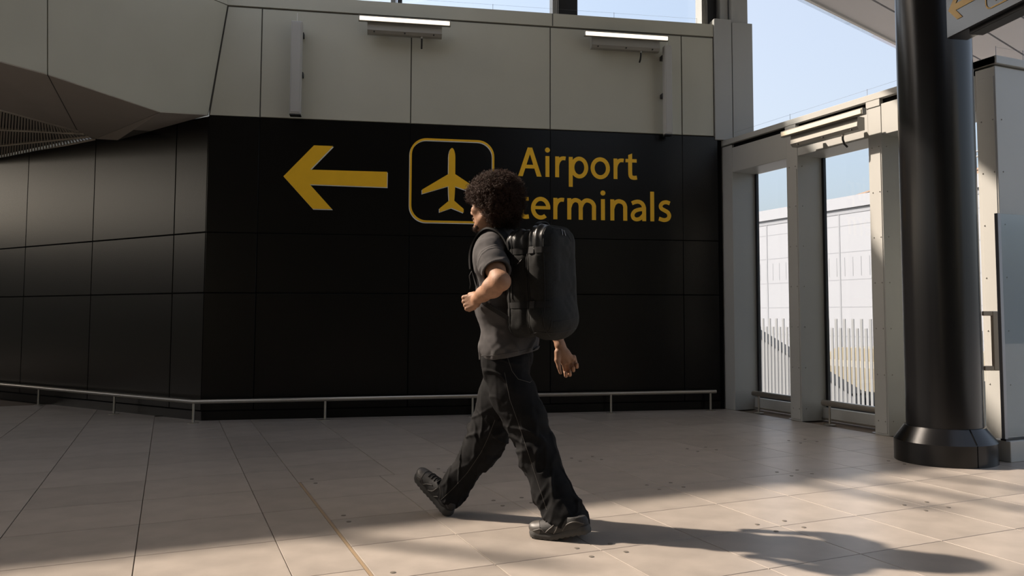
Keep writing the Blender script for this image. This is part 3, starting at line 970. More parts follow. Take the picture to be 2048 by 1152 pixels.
class Field:
    def __init__(s, lo, hi, h):
        s.lo = np.array(lo, float); s.h = h
        s.n = np.ceil((np.array(hi) - s.lo) / h).astype(int) + 1
        s.F = np.full(tuple(s.n), 1.0, np.float32)
    def sub(s, lo, hi):
        a = np.clip(np.floor((np.array(lo) - s.lo) / s.h).astype(int), 0, s.n)
        b = np.clip(np.ceil((np.array(hi) - s.lo) / s.h).astype(int) + 1, 0, s.n)
        sl = tuple(slice(i, j) for i, j in zip(a, b))
        ax = [(s.lo[k] + s.h * np.arange(a[k], b[k])).astype(np.float32) for k in range(3)]
        return sl, ax[0][:, None, None], ax[1][None, :, None], ax[2][None, None, :]
    def put(s, sl, d, k, op='u'):
        A = s.F[sl]
        if op == 'u':
            if k > 0:
                h = np.clip(0.5 + 0.5 * (A - d) / k, 0, 1)
                s.F[sl] = A + (d - A) * h - k * h * (1 - h)
            else:
                s.F[sl] = np.minimum(A, d)
        else:                                  # subtract d
            d = -d
            if k > 0:
                h = np.clip(0.5 - 0.5 * (A - d) / k, 0, 1)
                s.F[sl] = A + (d - A) * h + k * h * (1 - h)
            else:
                s.F[sl] = np.maximum(A, d)
    def cone(s, p, r1, q, r2, k=0.02, op='u'):
        p = np.array(p, float); q = np.array(q, float)
        m = max(r1, r2) + k + 3 * s.h
        sl, X, Y, Z = s.sub(np.minimum(p, q) - m, np.maximum(p, q) + m)
        d = q - p; L2 = max(1e-9, d @ d)
        t = np.clip(((X - p[0]) * d[0] + (Y - p[1]) * d[1] + (Z - p[2]) * d[2]) / L2, 0, 1)
        D = np.sqrt((X - p[0] - t * d[0]) ** 2 + (Y - p[1] - t * d[1]) ** 2 + (Z - p[2] - t * d[2]) ** 2) - (r1 + (r2 - r1) * t)
        s.put(sl, D, k, op)
    def chain(s, pts, k=0.02):
        for (p, r), (q, r2) in zip(pts[:-1], pts[1:]):
            s.cone(p, r, q, r2, k)
    def ell(s, c, axes, rad, k=0.02, op='u'):
        c = np.array(c, float); m = max(rad) + k + 3 * s.h
        sl, X, Y, Z = s.sub(c - m, c + m)
        X = X - c[0]; Y = Y - c[1]; Z = Z - c[2]
        k0 = 0; k1 = 0
        for a, r in zip(axes, rad):
            v = X * a[0] + Y * a[1] + Z * a[2]
            k0 = k0 + (v / r) ** 2; k1 = k1 + (v / r ** 2) ** 2
        k0 = np.sqrt(k0) + 1e-9; k1 = np.sqrt(k1) + 1e-9
        s.put(sl, k0 * (k0 - 1) / k1, k, op)
    def rbox(s, c, axes, half, r, k=0.0, op='u'):
        c = np.array(c, float); m = np.linalg.norm(half) + k + 3 * s.h
        sl, X, Y, Z = s.sub(c - m, c + m)
        X = X - c[0]; Y = Y - c[1]; Z = Z - c[2]
        q = [np.abs(X * a[0] + Y * a[1] + Z * a[2]) - (hh - r) for a, hh in zip(axes, half)]
        o = np.sqrt(sum(np.maximum(v, 0) ** 2 for v in q)) + np.minimum(np.maximum(np.maximum(q[0], q[1]), q[2]), 0) - r
        s.put(sl, o, k, op)
    def cut(s, p, n, k=0.0):
        """remove everything on the +n side of the plane"""
        p = np.array(p, float); n = np.array(n, float); n = n / np.linalg.norm(n)
        sl, X, Y, Z = s.sub(s.lo, s.lo + s.h * s.n)
        s.put(sl, -((X - p[0]) * n[0] + (Y - p[1]) * n[1] + (Z - p[2]) * n[2]), k, 's')
    def near(s, band):
        ix = np.argwhere(np.abs(s.F) < band)
        return ix, s.lo + ix * s.h
    def mesh(s):
        F = s.F
        S = F < 0
        c = [S[i:S.shape[0] - 1 + i, j:S.shape[1] - 1 + j, k:S.shape[2] - 1 + k] for i in (0, 1) for j in (0, 1) for k in (0, 1)]
        cnt = sum(x.astype(np.int8) for x in c)
        act = np.argwhere((cnt > 0) & (cnt < 8))
        idx = np.full(cnt.shape, -1, np.int32)
        idx[tuple(act.T)] = np.arange(len(act))
        off = np.array([(i, j, k) for i in (0, 1) for j in (0, 1) for k in (0, 1)])
        val = np.stack([F[tuple((act + o).T)] for o in off], 1)
        P = np.zeros((len(act), 3)); W = np.zeros(len(act))
        for a in range(8):
            for b in range(a + 1, 8):
                if np.abs(off[a] - off[b]).sum() != 1: continue
                va, vb = val[:, a], val[:, b]
                m = (va < 0) != (vb < 0)
                t = np.where(m, va / np.where(m, va - vb, 1), 0)
                P += np.where(m[:, None], off[a] + (off[b] - off[a]) * t[:, None], 0); W += m
        V = s.lo + (act + P / W[:, None]) * s.h
        Q = []
        for ax in range(3):
            o1, o2 = [(1, 2), (2, 0), (0, 1)][ax]
            sl1 = [slice(None)] * 3; sl2 = [slice(None)] * 3
            sl1[ax] = slice(0, -1); sl2[ax] = slice(1, None)
            e = np.argwhere(S[tuple(sl1)] != S[tuple(sl2)])
            e = e[(e[:, o1] > 0) & (e[:, o2] > 0) & (e[:, o1] < S.shape[o1] - 1) & (e[:, o2] < S.shape[o2] - 1)]
            inside = S[tuple(e.T)]
            d1 = np.zeros(3, int); d1[o1] = 1
            d2 = np.zeros(3, int); d2[o2] = 1
            q = np.stack([idx[tuple((e - d1 - d2).T)], idx[tuple((e - d2).T)], idx[tuple(e.T)], idx[tuple((e - d1).T)]], 1)
            q[~inside] = q[~inside][:, ::-1]
            Q.append(q)
        return V, np.concatenate(Q)

def np_mesh(name, V, Q, m, parent=None, smooth=True, origin=None):
    me = bpy.data.meshes.new(name)
    V = np.asarray(V, np.float32)
    if origin is not None: V = V - np.asarray(origin, np.float32)
    k = Q.shape[1]
    me.vertices.add(len(V)); me.vertices.foreach_set('co', V.ravel())
    me.loops.add(Q.size); me.loops.foreach_set('vertex_index', Q.astype(np.int32).ravel())
    me.polygons.add(len(Q))
    me.polygons.foreach_set('loop_start', np.arange(0, Q.size, k, dtype=np.int32))
    me.update(calc_edges=True)
    if smooth: me.polygons.foreach_set('use_smooth', np.ones(len(Q), bool))
    me.materials.append(m)
    return link(bpy.data.objects.new(name, me), parent)

def vnoise(P, seed=0):
    P = np.asarray(P, float)
    i = np.floor(P).astype(np.int64); f = P - i
    f = f * f * (3 - 2 * f)
    def hsh(a, b, c):
        n = (a * 374761393 + b * 668265263 + c * 2147483647 + seed * 1274126177) & 0xffffffff
        n = ((n ^ (n >> 13)) * 1274126177) & 0xffffffff
        return ((n ^ (n >> 16)) & 0xffff) / 32767.5 - 1
    r = 0
    for a in (0, 1):
        for b in (0, 1):
            for c in (0, 1):
                w = (f[:, 0] if a else 1 - f[:, 0]) * (f[:, 1] if b else 1 - f[:, 1]) * (f[:, 2] if c else 1 - f[:, 2])
                r = r + w * hsh(i[:, 0] + a, i[:, 1] + b, i[:, 2] + c)
    return r

M['skin'] = mat('warm_skin', (0.29, 0.158, 0.095), 0.6, var=0.16, scale=30, bump=0.18, bscale=260, spec=0.35)
M['skin'].node_tree.nodes['Principled BSDF'].inputs['Subsurface Weight'].default_value = 0.08
M['skin'].node_tree.nodes['Principled BSDF'].inputs['Subsurface Radius'].default_value = (0.01, 0.004, 0.002)
M['nail'] = mat('finger_nail', (0.45, 0.28, 0.2), 0.3)
M['shirt'] = mat('charcoal_cotton', (0.060, 0.057, 0.0575), 0.9, var=0.12, scale=14, bump=0.12, bscale=500, spec=0.2)
M['jeans'] = mat('black_denim', (0.0065, 0.0065, 0.0068), 0.85, var=0.35, scale=9, bump=0.15, bscale=600, spec=0.12)
M['stitch'] = mat('denim_stitch', (0.050, 0.046, 0.041), 0.8)
M['hair'] = mat('dark_curly_hair', (0.042, 0.020, 0.0115), 0.6, spec=0.2)
M['shoe'] = mat('shoe_black_mesh', (0.011, 0.0105, 0.010), 0.6, bump=0.3, bscale=400)
M['overlay'] = mat('shoe_grey_leather', (0.048, 0.043, 0.038), 0.5)
M['sole'] = mat('shoe_sole_grey', (0.034, 0.033, 0.031), 0.7)
M['lace'] = mat('shoe_lace', (0.03, 0.028, 0.026), 0.8)
M['bag'] = mat('bag_woven_black', (0.0105, 0.0107, 0.010), 0.7, var=0.25, scale=120, bump=0.15, bscale=900, spec=0.18)
M['bagshine'] = mat('bag_coated_black', (0.012, 0.0125, 0.0125), 0.38, spec=0.5)
M['strapm'] = mat('bag_webbing', (0.006, 0.006, 0.006), 0.7, spec=0.3)
M['logo'] = mat('bag_logo_grey', (0.35, 0.35, 0.34), 0.4)
M['eye'] = mat('eye_white', (0.7, 0.68, 0.64), 0.2)

hf, hl = heading(30)
AX3 = (hf, hl, UPN)
# ---- joints
shL, elL, wrL = PX(977, 505, 4.25), PX(1000, 562, 4.045), PX(955, 597, 4.20)
shR, elR, wrR = PX(1032, 501, 4.58), PX(1090, 590, 4.65), PX(1120, 690, 4.57)
neck0, neck1 = PX(993, 478, 4.425), PX(984, 440, 4.405)
HC = PX(981, 409, 4.40)
pel = PX(1016, 712, 4.42)
hipL, knL, anL = PX(1006, 722, 4.35), PX(1066, 878, 4.28), PX(1133, 1042, 4.185)
hipR, knR, anR = PX(1022, 722, 4.49), PX(962, 886, 4.545), PX(893, 1000, 4.60)
def hd_(h, l, u): return HC + hf * h + hl * l + UPN * u

# ---- body
B = Field(P0 + (-0.62, -0.55, 0.02), P0 + (0.62, 0.62, 1.86), 0.0042)
B.chain([(PX(1001, 520, 4.42), 0.11), (PX(1009, 600, 4.42), 0.105), (pel, 0.095)], 0.03)
B.cone(shL, 0.055, PX(1001, 500, 4.42), 0.08, 0.03); B.cone(shR, 0.055, PX(1001, 500, 4.42), 0.08, 0.03)
B.chain([(hipL, 0.075), (knL, 0.052), (anL, 0.04)], 0.02)
B.chain([(hipR, 0.075), (knR, 0.052), (anR, 0.04)], 0.02)
B.cone(pel, 0.085, hipL, 0.07, 0.02); B.cone(pel, 0.085, hipR, 0.07, 0.02)
B.chain([(neck0, 0.062), (PX(986, 455, 4.41), 0.056), (neck1, 0.056)], 0.02)
# head
B.ell(hd_(-0.008, 0, 0.02), AX3, (0.098, 0.077, 0.096), 0.02)
B.ell(hd_(0.040, 0, -0.035), AX3, (0.060, 0.060, 0.088), 0.03)
for s_ in (-1, 1):
    B.cone(hd_(0.004, s_ * 0.053, -0.072), 0.020, hd_(0.066, s_ * 0.016, -0.112), 0.020, 0.025)
    B.cone(hd_(0.082, s_ * 0.012, 0.018), 0.010, hd_(0.070, s_ * 0.050, 0.016), 0.010, 0.014)
    B.ell(hd_(0.066, s_ * 0.042, -0.030), AX3, (0.024, 0.020, 0.018), 0.02)
    B.ell(hd_(0.092, s_ * 0.033, -0.004), AX3, (0.016, 0.018, 0.011), 0.012, 's')
    ea = (hf * 0.94 - UPN * 0.34, hl, UPN * 0.94 + hf * 0.34)
    B.ell(hd_(-0.012, s_ * 0.080, -0.018), ea, (0.019, 0.009, 0.032), 0.008)
    B.ell(hd_(-0.008, s_ * 0.090, -0.014), ea, (0.010, 0.007, 0.019), 0.006, 's')
    B.ell(hd_(0.100, s_ * 0.013, -0.046), AX3, (0.012, 0.009, 0.008), 0.008)
B.cone(hd_(0.088, 0, 0.005), 0.009, hd_(0.114, 0, -0.038), 0.013, 0.012)
B.ell(hd_(0.093, 0, -0.070), AX3, (0.016, 0.026, 0.010), 0.006)
B.ell(hd_(0.091, 0, -0.085), AX3, (0.016, 0.022, 0.009), 0.006)
B.ell(hd_(0.082, 0, -0.117), AX3, (0.022, 0.022, 0.018), 0.016)
# left arm
B.chain([(shL, 0.056), (shL * 0.45 + elL * 0.55, 0.050), (elL, 0.043)], 0.02)
fm = elL * 0.68 + wrL * 0.32
B.chain([(elL, 0.044), (fm + (0, 0, -0.004), 0.049), (elL * 0.25 + wrL * 0.75, 0.036), (wrL, 0.029)], 0.02)
B.ell(elL + CAMR * 0.012 - UPN * 0.004, (CAMR, FH, UPN), (0.034, 0.034, 0.034), 0.03)
# left fist: knuckle row runs from the index (top) to the little finger (bottom)
kd = (PX(930, 607, 4.235) - wrL); kd /= np.linalg.norm(kd)
ac = -UPN * 0.93 + CAMR * 0.15 - FH * 0.15
ac -= kd * (ac @ kd); ac /= np.linalg.norm(ac)
pn = np.cross(kd, ac)
if pn @ FH < 0: pn = -pn                     # towards the palm, away from the camera
pc = wrL + kd * 0.042
B.rbox(pc + pn * 0.004 + ac * 0.003, (kd, ac, pn), (0.042, 0.040, 0.018), 0.016, 0.014)
for i_, (a_o, ln) in enumerate(((-0.030, 0.036), (-0.0095, 0.040), (0.0115, 0.037), (0.031, 0.031))):
    k0 = wrL + kd * (0.080 - 0.004 * abs(i_ - 1)) + ac * a_o
    k1 = k0 + kd * 0.012 + pn * ln
    k2 = k1 - kd * 0.030 + pn * 0.006
    k3 = k2 - kd * 0.014 - pn * 0.018
    B.chain([(k0 - kd * 0.025 - pn * 0.004, 0.0095), (k0 - pn * 0.004, 0.0125), (k1, 0.0102), (k2, 0.0090), (k3, 0.0080)], 0.003)
tb = wrL + kd * 0.02 - ac * 0.030 + pn * 0.012
B.chain([(tb, 0.016), (tb + kd * 0.034 - ac * 0.010 + pn * 0.012, 0.0125), (tb + kd * 0.052 + ac * 0.012 + pn * 0.040, 0.0105), (tb + kd * 0.050 + ac * 0.030 + pn * 0.050, 0.0090)], 0.005)
# right arm, hand hanging with the palm turned back
B.chain([(shR, 0.056), (elR, 0.044)], 0.02)
B.chain([(elR, 0.044), (elR * 0.62 + wrR * 0.38, 0.046), (elR * 0.2 + wrR * 0.8, 0.031), (wrR, 0.026)], 0.02)
def hp(x, y, dt): return PX(x, y, 4.57 + dt)
B.chain([(wrR, 0.025), (hp(1122, 708, 0.0), 0.022), (hp(1128, 727, -0.002), 0.016)], 0.014)
B.chain([(wrR, 0.024), (hp(1132, 706, 0.0), 0.020), (hp(1145, 718, -0.002), 0.015)], 0.014)
B.chain([(hp(1124, 703, -0.006), 0.018), (hp(1136, 722, -0.004), 0.017)], 0.014)
B.chain([(hp(1116, 704, -0.012), 0.020), (hp(1115, 720, -0.020), 0.016), (hp(1118, 735, -0.028), 0.0105), (hp(1121, 746, -0.030), 0.0085)], 0.006)
for a_, b_, c_ in (((1128, 729), (1130, 742), (1132, 752)), ((1136, 728), (1138, 740), (1140, 750)), ((1143, 723), (1145, 733), (1147, 741)), ((1148, 714), (1151, 725), (1154, 734))):
    B.chain([(hp(*a_, 0.0), 0.0118), (hp(*b_, 0.010), 0.0105), (hp(*c_, -0.012), 0.0095), (hp(c_[0], c_[1] - 6, -0.034), 0.0085)], 0.0025)
V_, Q_ = B.mesh()
PERSON = np_mesh('person', V_, Q_, M['skin'], None, True, P0)
PERSON.location = P0
tag(PERSON, 'person with a curly dark afro and charcoal t-shirt striding left, carrying a backpack', 'person')
BODYV = (V_, Q_)
def pchild(name, V, Q, m, parent=None, smooth=True):
    return np_mesh(name, V, Q, m, parent or PERSON, smooth, P0)
for s_ in (-1, 1):
    c = hd_(0.078, s_ * 0.033, -0.003)
    e_ = Field(c - 0.02, c + 0.02, 0.003); e_.ell(c, AX3, (0.013, 0.013, 0.013), 0)
    pchild('eye', *e_.mesh(), M['eye'])

# ---- t-shirt
S = Field(P0 + (-0.55, -0.5, 0.85), P0 + (0.55, 0.55, 1.62), 0.0042)
S.ell(PX(1003, 520, 4.42), AX3, (0.128, 0.190, 0.175), 0.03)
S.ell(PX(1009, 605, 4.42), AX3, (0.134, 0.184, 0.19), 0.05)
S.ell(PX(1020, 690, 4.42), AX3, (0.136, 0.184, 0.17), 0.06)
S.cone(PX(1000, 492, 4.42), 0.080, shL + (0, 0, -0.004), 0.064, 0.03)
S.cone(PX(1000, 492, 4.42), 0.080, shR, 0.064, 0.03)
S.cone(PX(994, 474, 4.425), 0.07, PX(990, 466, 4.42), 0.066, 0.03)
sle = shL * 0.30 + elL * 0.70 + CAMR * 0.004
S.chain([(shL, 0.066), (shL * 0.6 + elL * 0.4, 0.069), (sle + (elL - shL) * 0.12, 0.072)], 0.03)
slr = shR * 0.35 + elR * 0.65
S.chain([(shR, 0.070), (slr, 0.072)], 0.02)
ix, P = S.near(0.03)
# folds: drape under the arm, diagonal pulls towards the strap, sleeve rings
rel = P - PX(1005, 600, 4.42)
a_h, a_l, a_u = rel @ hf, rel @ hl, rel[:, 2]
low = np.clip((0.10 - a_u) / 0.35, 0, 1)
def ridge(q, p=3.0):
    return np.exp(-(q / 0.21) ** 2)
cy_ = np.stack([(a_h + 0.55 * a_u) * 15, a_l * 7, (a_u - 0.35 * a_h) * 5.5], 1)
d_ = -0.013 * low * ridge(vnoise(cy_ + 0.6 * vnoise(P * 9, 6)[:, None], 1))
cy2 = np.stack([(a_h - 0.9 * a_u) * 13, a_l * 6, a_u * 4], 1)
d_ += -0.008 * ridge(vnoise(cy2, 2)) * np.clip(0.3 + low, 0, 1)
d_ += 0.004 * vnoise(np.stack([a_h * 10, a_l * 10, a_u * 7], 1), 3) + 0.0015 * vnoise(P * 40, 4)
ar = (P - shL) @ ((elL - shL) / np.linalg.norm(elL - shL))
nearL = np.exp(-((P - (shL * 0.5 + elL * 0.5)) ** 2).sum(1) / 0.012)
pr_ = P - shL
d_ += -0.008 * nearL * ridge(vnoise(np.stack([ar * 26 + (pr_ @ CAMR) * 9, (pr_ @ CAMR) * 5, pr_[:, 2] * 5], 1), 5))
S.F[tuple(ix.T)] += d_.astype(np.float32)
# hem, sleeve ends and neck opening
h1, h2, h3 = PX(961, 720, 4.35), PX(1075, 701, 4.36), PX(1020, 700, 4.60)
nn = np.cross(h2 - h1, h3 - h1); nn *= -np.sign(nn[2])
S.cut(h1, nn)
ad = (elL - shL) / np.linalg.norm(elL - shL)
sl, X, Y, Z = S.sub(sle - 0.13, sle + 0.13)
dp = (X - sle[0]) * ad[0] + (Y - sle[1]) * ad[1] + (Z - sle[2]) * ad[2]
rr = np.sqrt(np.maximum(0, (X - sle[0]) ** 2 + (Y - sle[1]) ** 2 + (Z - sle[2]) ** 2 - dp * dp))
S.put(sl, np.maximum(-dp, rr - 0.115), 0, 's')
S.cone(shL * 0.45 + elL * 0.55, 0.050, elL, 0.089, 0.0, 's')          # hollow sleeve
S.cone(neck0 + UPN * 0.0 + hf * 0.01, 0.066, neck1, 0.07, 0.0, 's')
V_, Q_ = S.mesh()
SHIRT = pchild('t_shirt', V_, Q_, M['shirt'])

# ---- jeans
J = Field(P0 + (-0.6, -0.5, 0.03), P0 + (0.6, 0.65, 1.02), 0.0045)
J.ell(PX(1016, 712, 4.42), AX3, (0.118, 0.168, 0.10), 0.02)
J.chain([(PX(1010, 735, 4.355), 0.118), (PX(1028, 790, 4.335), 0.115), (PX(1049, 835, 4.31), 0.105), (PX(1076, 909, 4.27), 0.092),
         (PX(1101, 978, 4.20), 0.086), (PX(1128, 1030, 4.15), 0.094), (PX(1136, 1056, 4.135), 0.100)], 0.04)
J.chain([(PX(1018, 735, 4.48), 0.115), (PX(998, 800, 4.50), 0.108), (PX(976, 868, 4.535), 0.102), (PX(957, 905, 4.55), 0.088),
         (PX(924, 952, 4.575), 0.074), (PX(902, 986, 4.595), 0.072), (PX(884, 1012, 4.61), 0.072)], 0.04)
ix, P = J.near(0.04)
def along(P, pts):
    best = np.full(len(P), 9.0); tt = np.zeros(len(P)); s0 = 0
    for a, b in zip(pts[:-1], pts[1:]):
        d = b - a; L_ = np.linalg.norm(d)
        t = np.clip(((P - a) @ d) / L_ ** 2, 0, 1)
        r = np.linalg.norm(P - a - t[:, None] * d, axis=1)
        m = r < best
        best[m] = r[m]; tt[m] = s0 + t[m] * L_
        s0 += L_
    return best, tt, s0
rL, tL, LL = along(P, [hipL, knL, anL]); rR, tR, LR = along(P, [hipR, knR, anR])
far = rR < rL
t_ = np.where(far, tR / LR, tL / LL)
ang = np.where(far, 1.0, -0.5) * ((P - P0) @ hl) * 26 + ((P - P0) @ hf) * 14
stack_ = np.clip((t_ - 0.72) / 0.28, 0, 1); knee = np.exp(-((t_ - 0.50) / 0.13) ** 2); hipf = np.exp(-((t_ - 0.08) / 0.1) ** 2)
len_ = np.where(far, tR, tL)
lat = (P - P0) @ hl; fw = (P - P0) @ hf
q1 = np.stack([len_ * 17 + fw * 9 + lat * 5, fw * 6, lat * 6], 1)
q1 = q1 + 0.5 * vnoise(P * 8, 16)[:, None]
d_ = -(0.0085 * stack_ + 0.009 * knee + 0.006 * hipf + 0.001) * ridge(vnoise(q1, 11), 2.2)
q2 = np.stack([len_ * 14 - fw * 11, fw * 7, lat * 7 + 3], 1)
d_ += -(0.005 * stack_ + 0.006 * knee + 0.002) * ridge(vnoise(q2, 12), 2.6)
d_ += 0.006 * vnoise(P * 7, 13) + 0.0015 * vnoise(P * 36, 14)
q3 = np.stack([len_ * 3.2, fw * 17, lat * 17], 1)
d_ += -0.0075 * ridge(vnoise(q3 + 0.4 * vnoise(P * 5, 17)[:, None], 15), 2.5) * np.clip(t_ * 1.5, 0.15, 1)
d_ += 0.003
J.F[tuple(ix.T)] += d_.astype(np.float32)
def hem_cut(F, c, n, rad):
    n = n / np.linalg.norm(n)
    sl, X, Y, Z = F.sub(c - rad, c + rad)
    dp = (X - c[0]) * n[0] + (Y - c[1]) * n[1] + (Z - c[2]) * n[2]
    F.put(sl, -dp, 0, 's')
hem_cut(J, PX(1134, 1050, 4.15), -UPN - CAMR * 0.34, 0.2)
hem_cut(J, PX(892, 994, 4.60), PX(876, 1014, 4.61) - PX(905, 980, 4.59), 0.17)
J.cone(PX(1105, 990, 4.19), 0.045, PX(1138, 1068, 4.13), 0.084, 0.0, 's')
J.cone(PX(902, 985, 4.595), 0.045, PX(882, 1014, 4.61), 0.058, 0.0, 's')
J.cut(PX(1016, 694, 4.42), UPN)
V_, Q_ = J.mesh()
JEANS = pchild('jeans', V_, Q_, M['jeans'])

# ---- raycast helper: lay a polyline, given in picture coordinates, on the surface of a mesh
from mathutils.bvhtree import BVHTree
def bvh_of(o):
    me = o.data
    V = [tuple(v.co + Vector(P0)) for v in me.vertices]
    return BVHTree.FromPolygons(V, [tuple(p.vertices) for p in me.polygons])
def drape(tree, pts, r, m, name, parent, lift=0.0, n=5, step=4.0):
    out = []
    for (x0, y0), (x1, y1) in zip(pts[:-1], pts[1:]):
        k = max(1, int(math.hypot(x1 - x0, y1 - y0) / step))
        for i in range(k):
            out.append((x0 + (x1 - x0) * i / k, y0 + (y1 - y0) * i / k))
    out.append(pts[-1])
    P = []
    for x, y in out:
        d = Vector(RAY(x, y)).normalized()
        loc, nor, _, _ = tree.ray_cast(Vector(CAM0), d)
        if loc is not None:
            P.append(loc - Vector(P0) + nor * lift)
    if len(P) < 2: return None
    bm = bmesh.new(); bm_tube(bm, P, r, n)
    return bm_obj(name, bm, m, parent, True)
tj = bvh_of(JEANS)
drape(tj, [(1009, 745), (1020, 800), (1038, 850), (1056, 905), (1074, 960), (1094, 1022)], 0.0015, M['stitch'], 'side_seam', JEANS)
drape(tj, [(990, 840), (975, 878), (962, 905), (935, 945), (908, 975), (882, 1000)], 0.0015, M['stitch'], 'side_seam', JEANS)
drape(tj, [(1014, 712), (1024, 742), (1036, 758), (1060, 765), (1068, 758), (1071, 722)], 0.0016, M['stitch'], 'pocket_seam', JEANS)
drape(tj, [(876, 962), (881, 982), (880, 1001)], 0.0018, M['stitch'], 'hem_stitch', JEANS)
ts = bvh_of(SHIRT)
drape(ts, [(971, 545), (985, 535), (1000, 527), (1009, 523)], 0.0014, M['shirt'], 'sleeve_hem', SHIRT, 0.0005)
drape(ts, [(963, 711), (985, 711), (1010, 707), (1040, 702), (1070, 694)], 0.0014, M['shirt'], 'bottom_hem', SHIRT, 0.0005)

# ---- shoes
def make_shoe(M4, bend, name_parent):
    """local frame: x to the toe, y left, z up; origin under the ball of the foot"""
    def T(V):
        V = np.array(V, float).copy()
        x, z = V[:, 0].copy(), V[:, 2].copy()
        b = np.clip((0.0 - x) / 0.06, 0, 1); th = bend * b * b * (3 - 2 * b)
        xb = np.minimum(x, 0.0)
        V[:, 0] = np.where(x < 0, xb * np.cos(th) + z * np.sin(th) * 1.0, x)
        V[:, 2] = np.where(x < 0, -xb * np.sin(th) + z * np.cos(th), z + np.maximum(x - 0.05, 0) ** 2 * 1.6)
        return (V * 1.05) @ M4[:3, :3].T + M4[:3, 3]
    I3 = np.eye(3)
    U = Field((-0.24, -0.08, -0.02), (0.14, 0.08, 0.16), 0.003)
    U.ell((0.055, 0.0, 0.040), I3, (0.064, 0.046, 0.036), 0.02)
    U.ell((-0.015, 0.0, 0.050), I3, (0.075, 0.043, 0.044), 0.03)
    U.ell((-0.075, 0.0, 0.060), I3, (0.065, 0.040, 0.055), 0.03)
    U.ell((-0.140, 0.0, 0.050), I3, (0.050, 0.036, 0.046), 0.03)
    U.cone((-0.13, 0, 0.055), 0.034, (-0.135, 0, 0.080), 0.035, 0.02)
    U.cone((-0.055, 0, 0.085), 0.022, (-0.075, 0, 0.112), 0.022, 0.02)       # tongue
    U.cut((0, 0, 0.022), -UPN); U.cut((-0.10, 0, 0.090), UPN + np.array([-0.12, 0, 0]))
    U.cone((-0.12, 0, 0.09), 0.026, (-0.125, 0, 0.14), 0.031, 0.004, 's')
    V, Q = U.mesh()
    sh = pchild('shoe', T(V), Q, M['shoe'], name_parent)
    # sole
    W = Field((-0.22, -0.08, -0.01), (0.15, 0.08, 0.06), 0.003)
    sl, X, Y, Z = W.sub(W.lo, W.lo + W.h * W.n)
    def c2(x0, r0, x1, r1):
        t = np.clip((X - x0) / (x1 - x0), 0, 1)
        return np.sqrt((X - x0 - t * (x1 - x0)) ** 2 + Y ** 2) - (r0 + (r1 - r0) * t)
    d2 = np.minimum(c2(0.070, 0.047, 0.0, 0.049), np.minimum(c2(0.0, 0.049, -0.08, 0.040), c2(-0.08, 0.040, -0.155, 0.040)))
    top = 0.030 + 0.010 * np.clip((-X - 0.05) / 0.08, 0, 1) + 0.006 * np.clip((X - 0.05) / 0.05, 0, 1)
    lug = 0.0035 * (np.sin(X * 230) > 0.1) + 0.0 * Y
    dz = np.maximum(lug - Z, Z - top) + 0 * Y
    W.put(sl, np.maximum(d2 + 0.004 * np.abs((Z - 0.018) / 0.018), dz).astype(np.float32), 0)
    V, Q = W.mesh()
    so = pchild('sole', T(V), Q, M['sole'], sh)
    # overlays: curved bands drawn on the sides, laces over the tongue
    tree = BVHTree.FromPolygons([tuple(v) for v in U.mesh()[0]], [tuple(q) for q in U.mesh()[1]])
    def side_band(pts, r, m, nm, side):
        P = []
        for (x, z) in crom(pts, 5):
            loc, nor, _, _ = tree.ray_cast(Vector((x, side * 0.2, z)), Vector((0, -side, 0)))
            if loc is not None: P.append(tuple(loc + nor * 0.0006))
        if len(P) > 2:
            bm = bmesh.new(); bm_tube(bm, T(P) - P0, r, 6); bm_obj(nm, bm, m, sh, True)
    for sd in (1, -1):
        side_band([(0.085, 0.036), (0.045, 0.050), (0.02, 0.036), (-0.01, 0.030)], 0.0030, M['overlay'], 'overlay', sd)
        side_band([(0.02, 0.036), (0.0, 0.055), (-0.03, 0.074)], 0.0034, M['overlay'], 'overlay', sd)
        side_band([(-0.02, 0.032), (-0.05, 0.055), (-0.06, 0.085)], 0.0034, M['overlay'], 'overlay', sd)
        side_band([(-0.07, 0.036), (-0.10, 0.060), (-0.14, 0.066), (-0.175, 0.05)], 0.0030, M['overlay'], 'overlay', sd)
    def top_pt(x, y):
        loc, nor, _, _ = tree.ray_cast(Vector((x, y, 0.3)), Vector((0, 0, -1)))
        return None if loc is None else loc + nor * 0.0025
    for k in range(5):
        x = 0.028 - 0.021 * k
        P = [top_pt(x + 0.006 * math.cos(q), q * 0.0135) for q in (-2, -1, 0, 1, 2)]
        P = [tuple(p) for p in P if p is not None]
        if len(P) > 2:
            bm = bmesh.new(); bm_tube(bm, T(P) - P0, 0.0026, 6); bm_obj('lace', bm, M['lace'], sh, True)
    kx = top_pt(-0.05, 0.0)
    if kx is not None:
        for sd in (1, -1):
            c_ = np.array(kx)
            P = [c_ + (0.012 + 0.016 * math.cos(q) - 0.028, sd * (0.006 + 0.014 * (1 - math.cos(q)) * 0.6), 0.008 + 0.010 * math.sin(q)) for q in np.linspace(0, 6.0, 12)]
            bm = bmesh.new(); bm_tube(bm, T(P) - P0, 0.0019, 5); bm_obj('lace_loop', bm, M['lace'], sh, True)
    # toe cap
    Vt, Qt = U.mesh()
    cap = Vt[:, 0] > 0.062 - 0.012 * (np.abs(Vt[:, 1]) / 0.04) ** 2
    km = cap[Qt].all(1)
    used = np.unique(Qt[km]); mp_ = -np.ones(len(Vt), int); mp_[used] = np.arange(len(used))
    cc = np.array((0.05, 0, 0.03)); Vc = Vt[used]; Vc = Vc + (Vc - cc) / np.linalg.norm(Vc - cc, axis=1)[:, None] * 0.0016
    pchild('toe_cap', T(Vc), mp_[Qt[km]], M['overlay'], sh)
    return sh
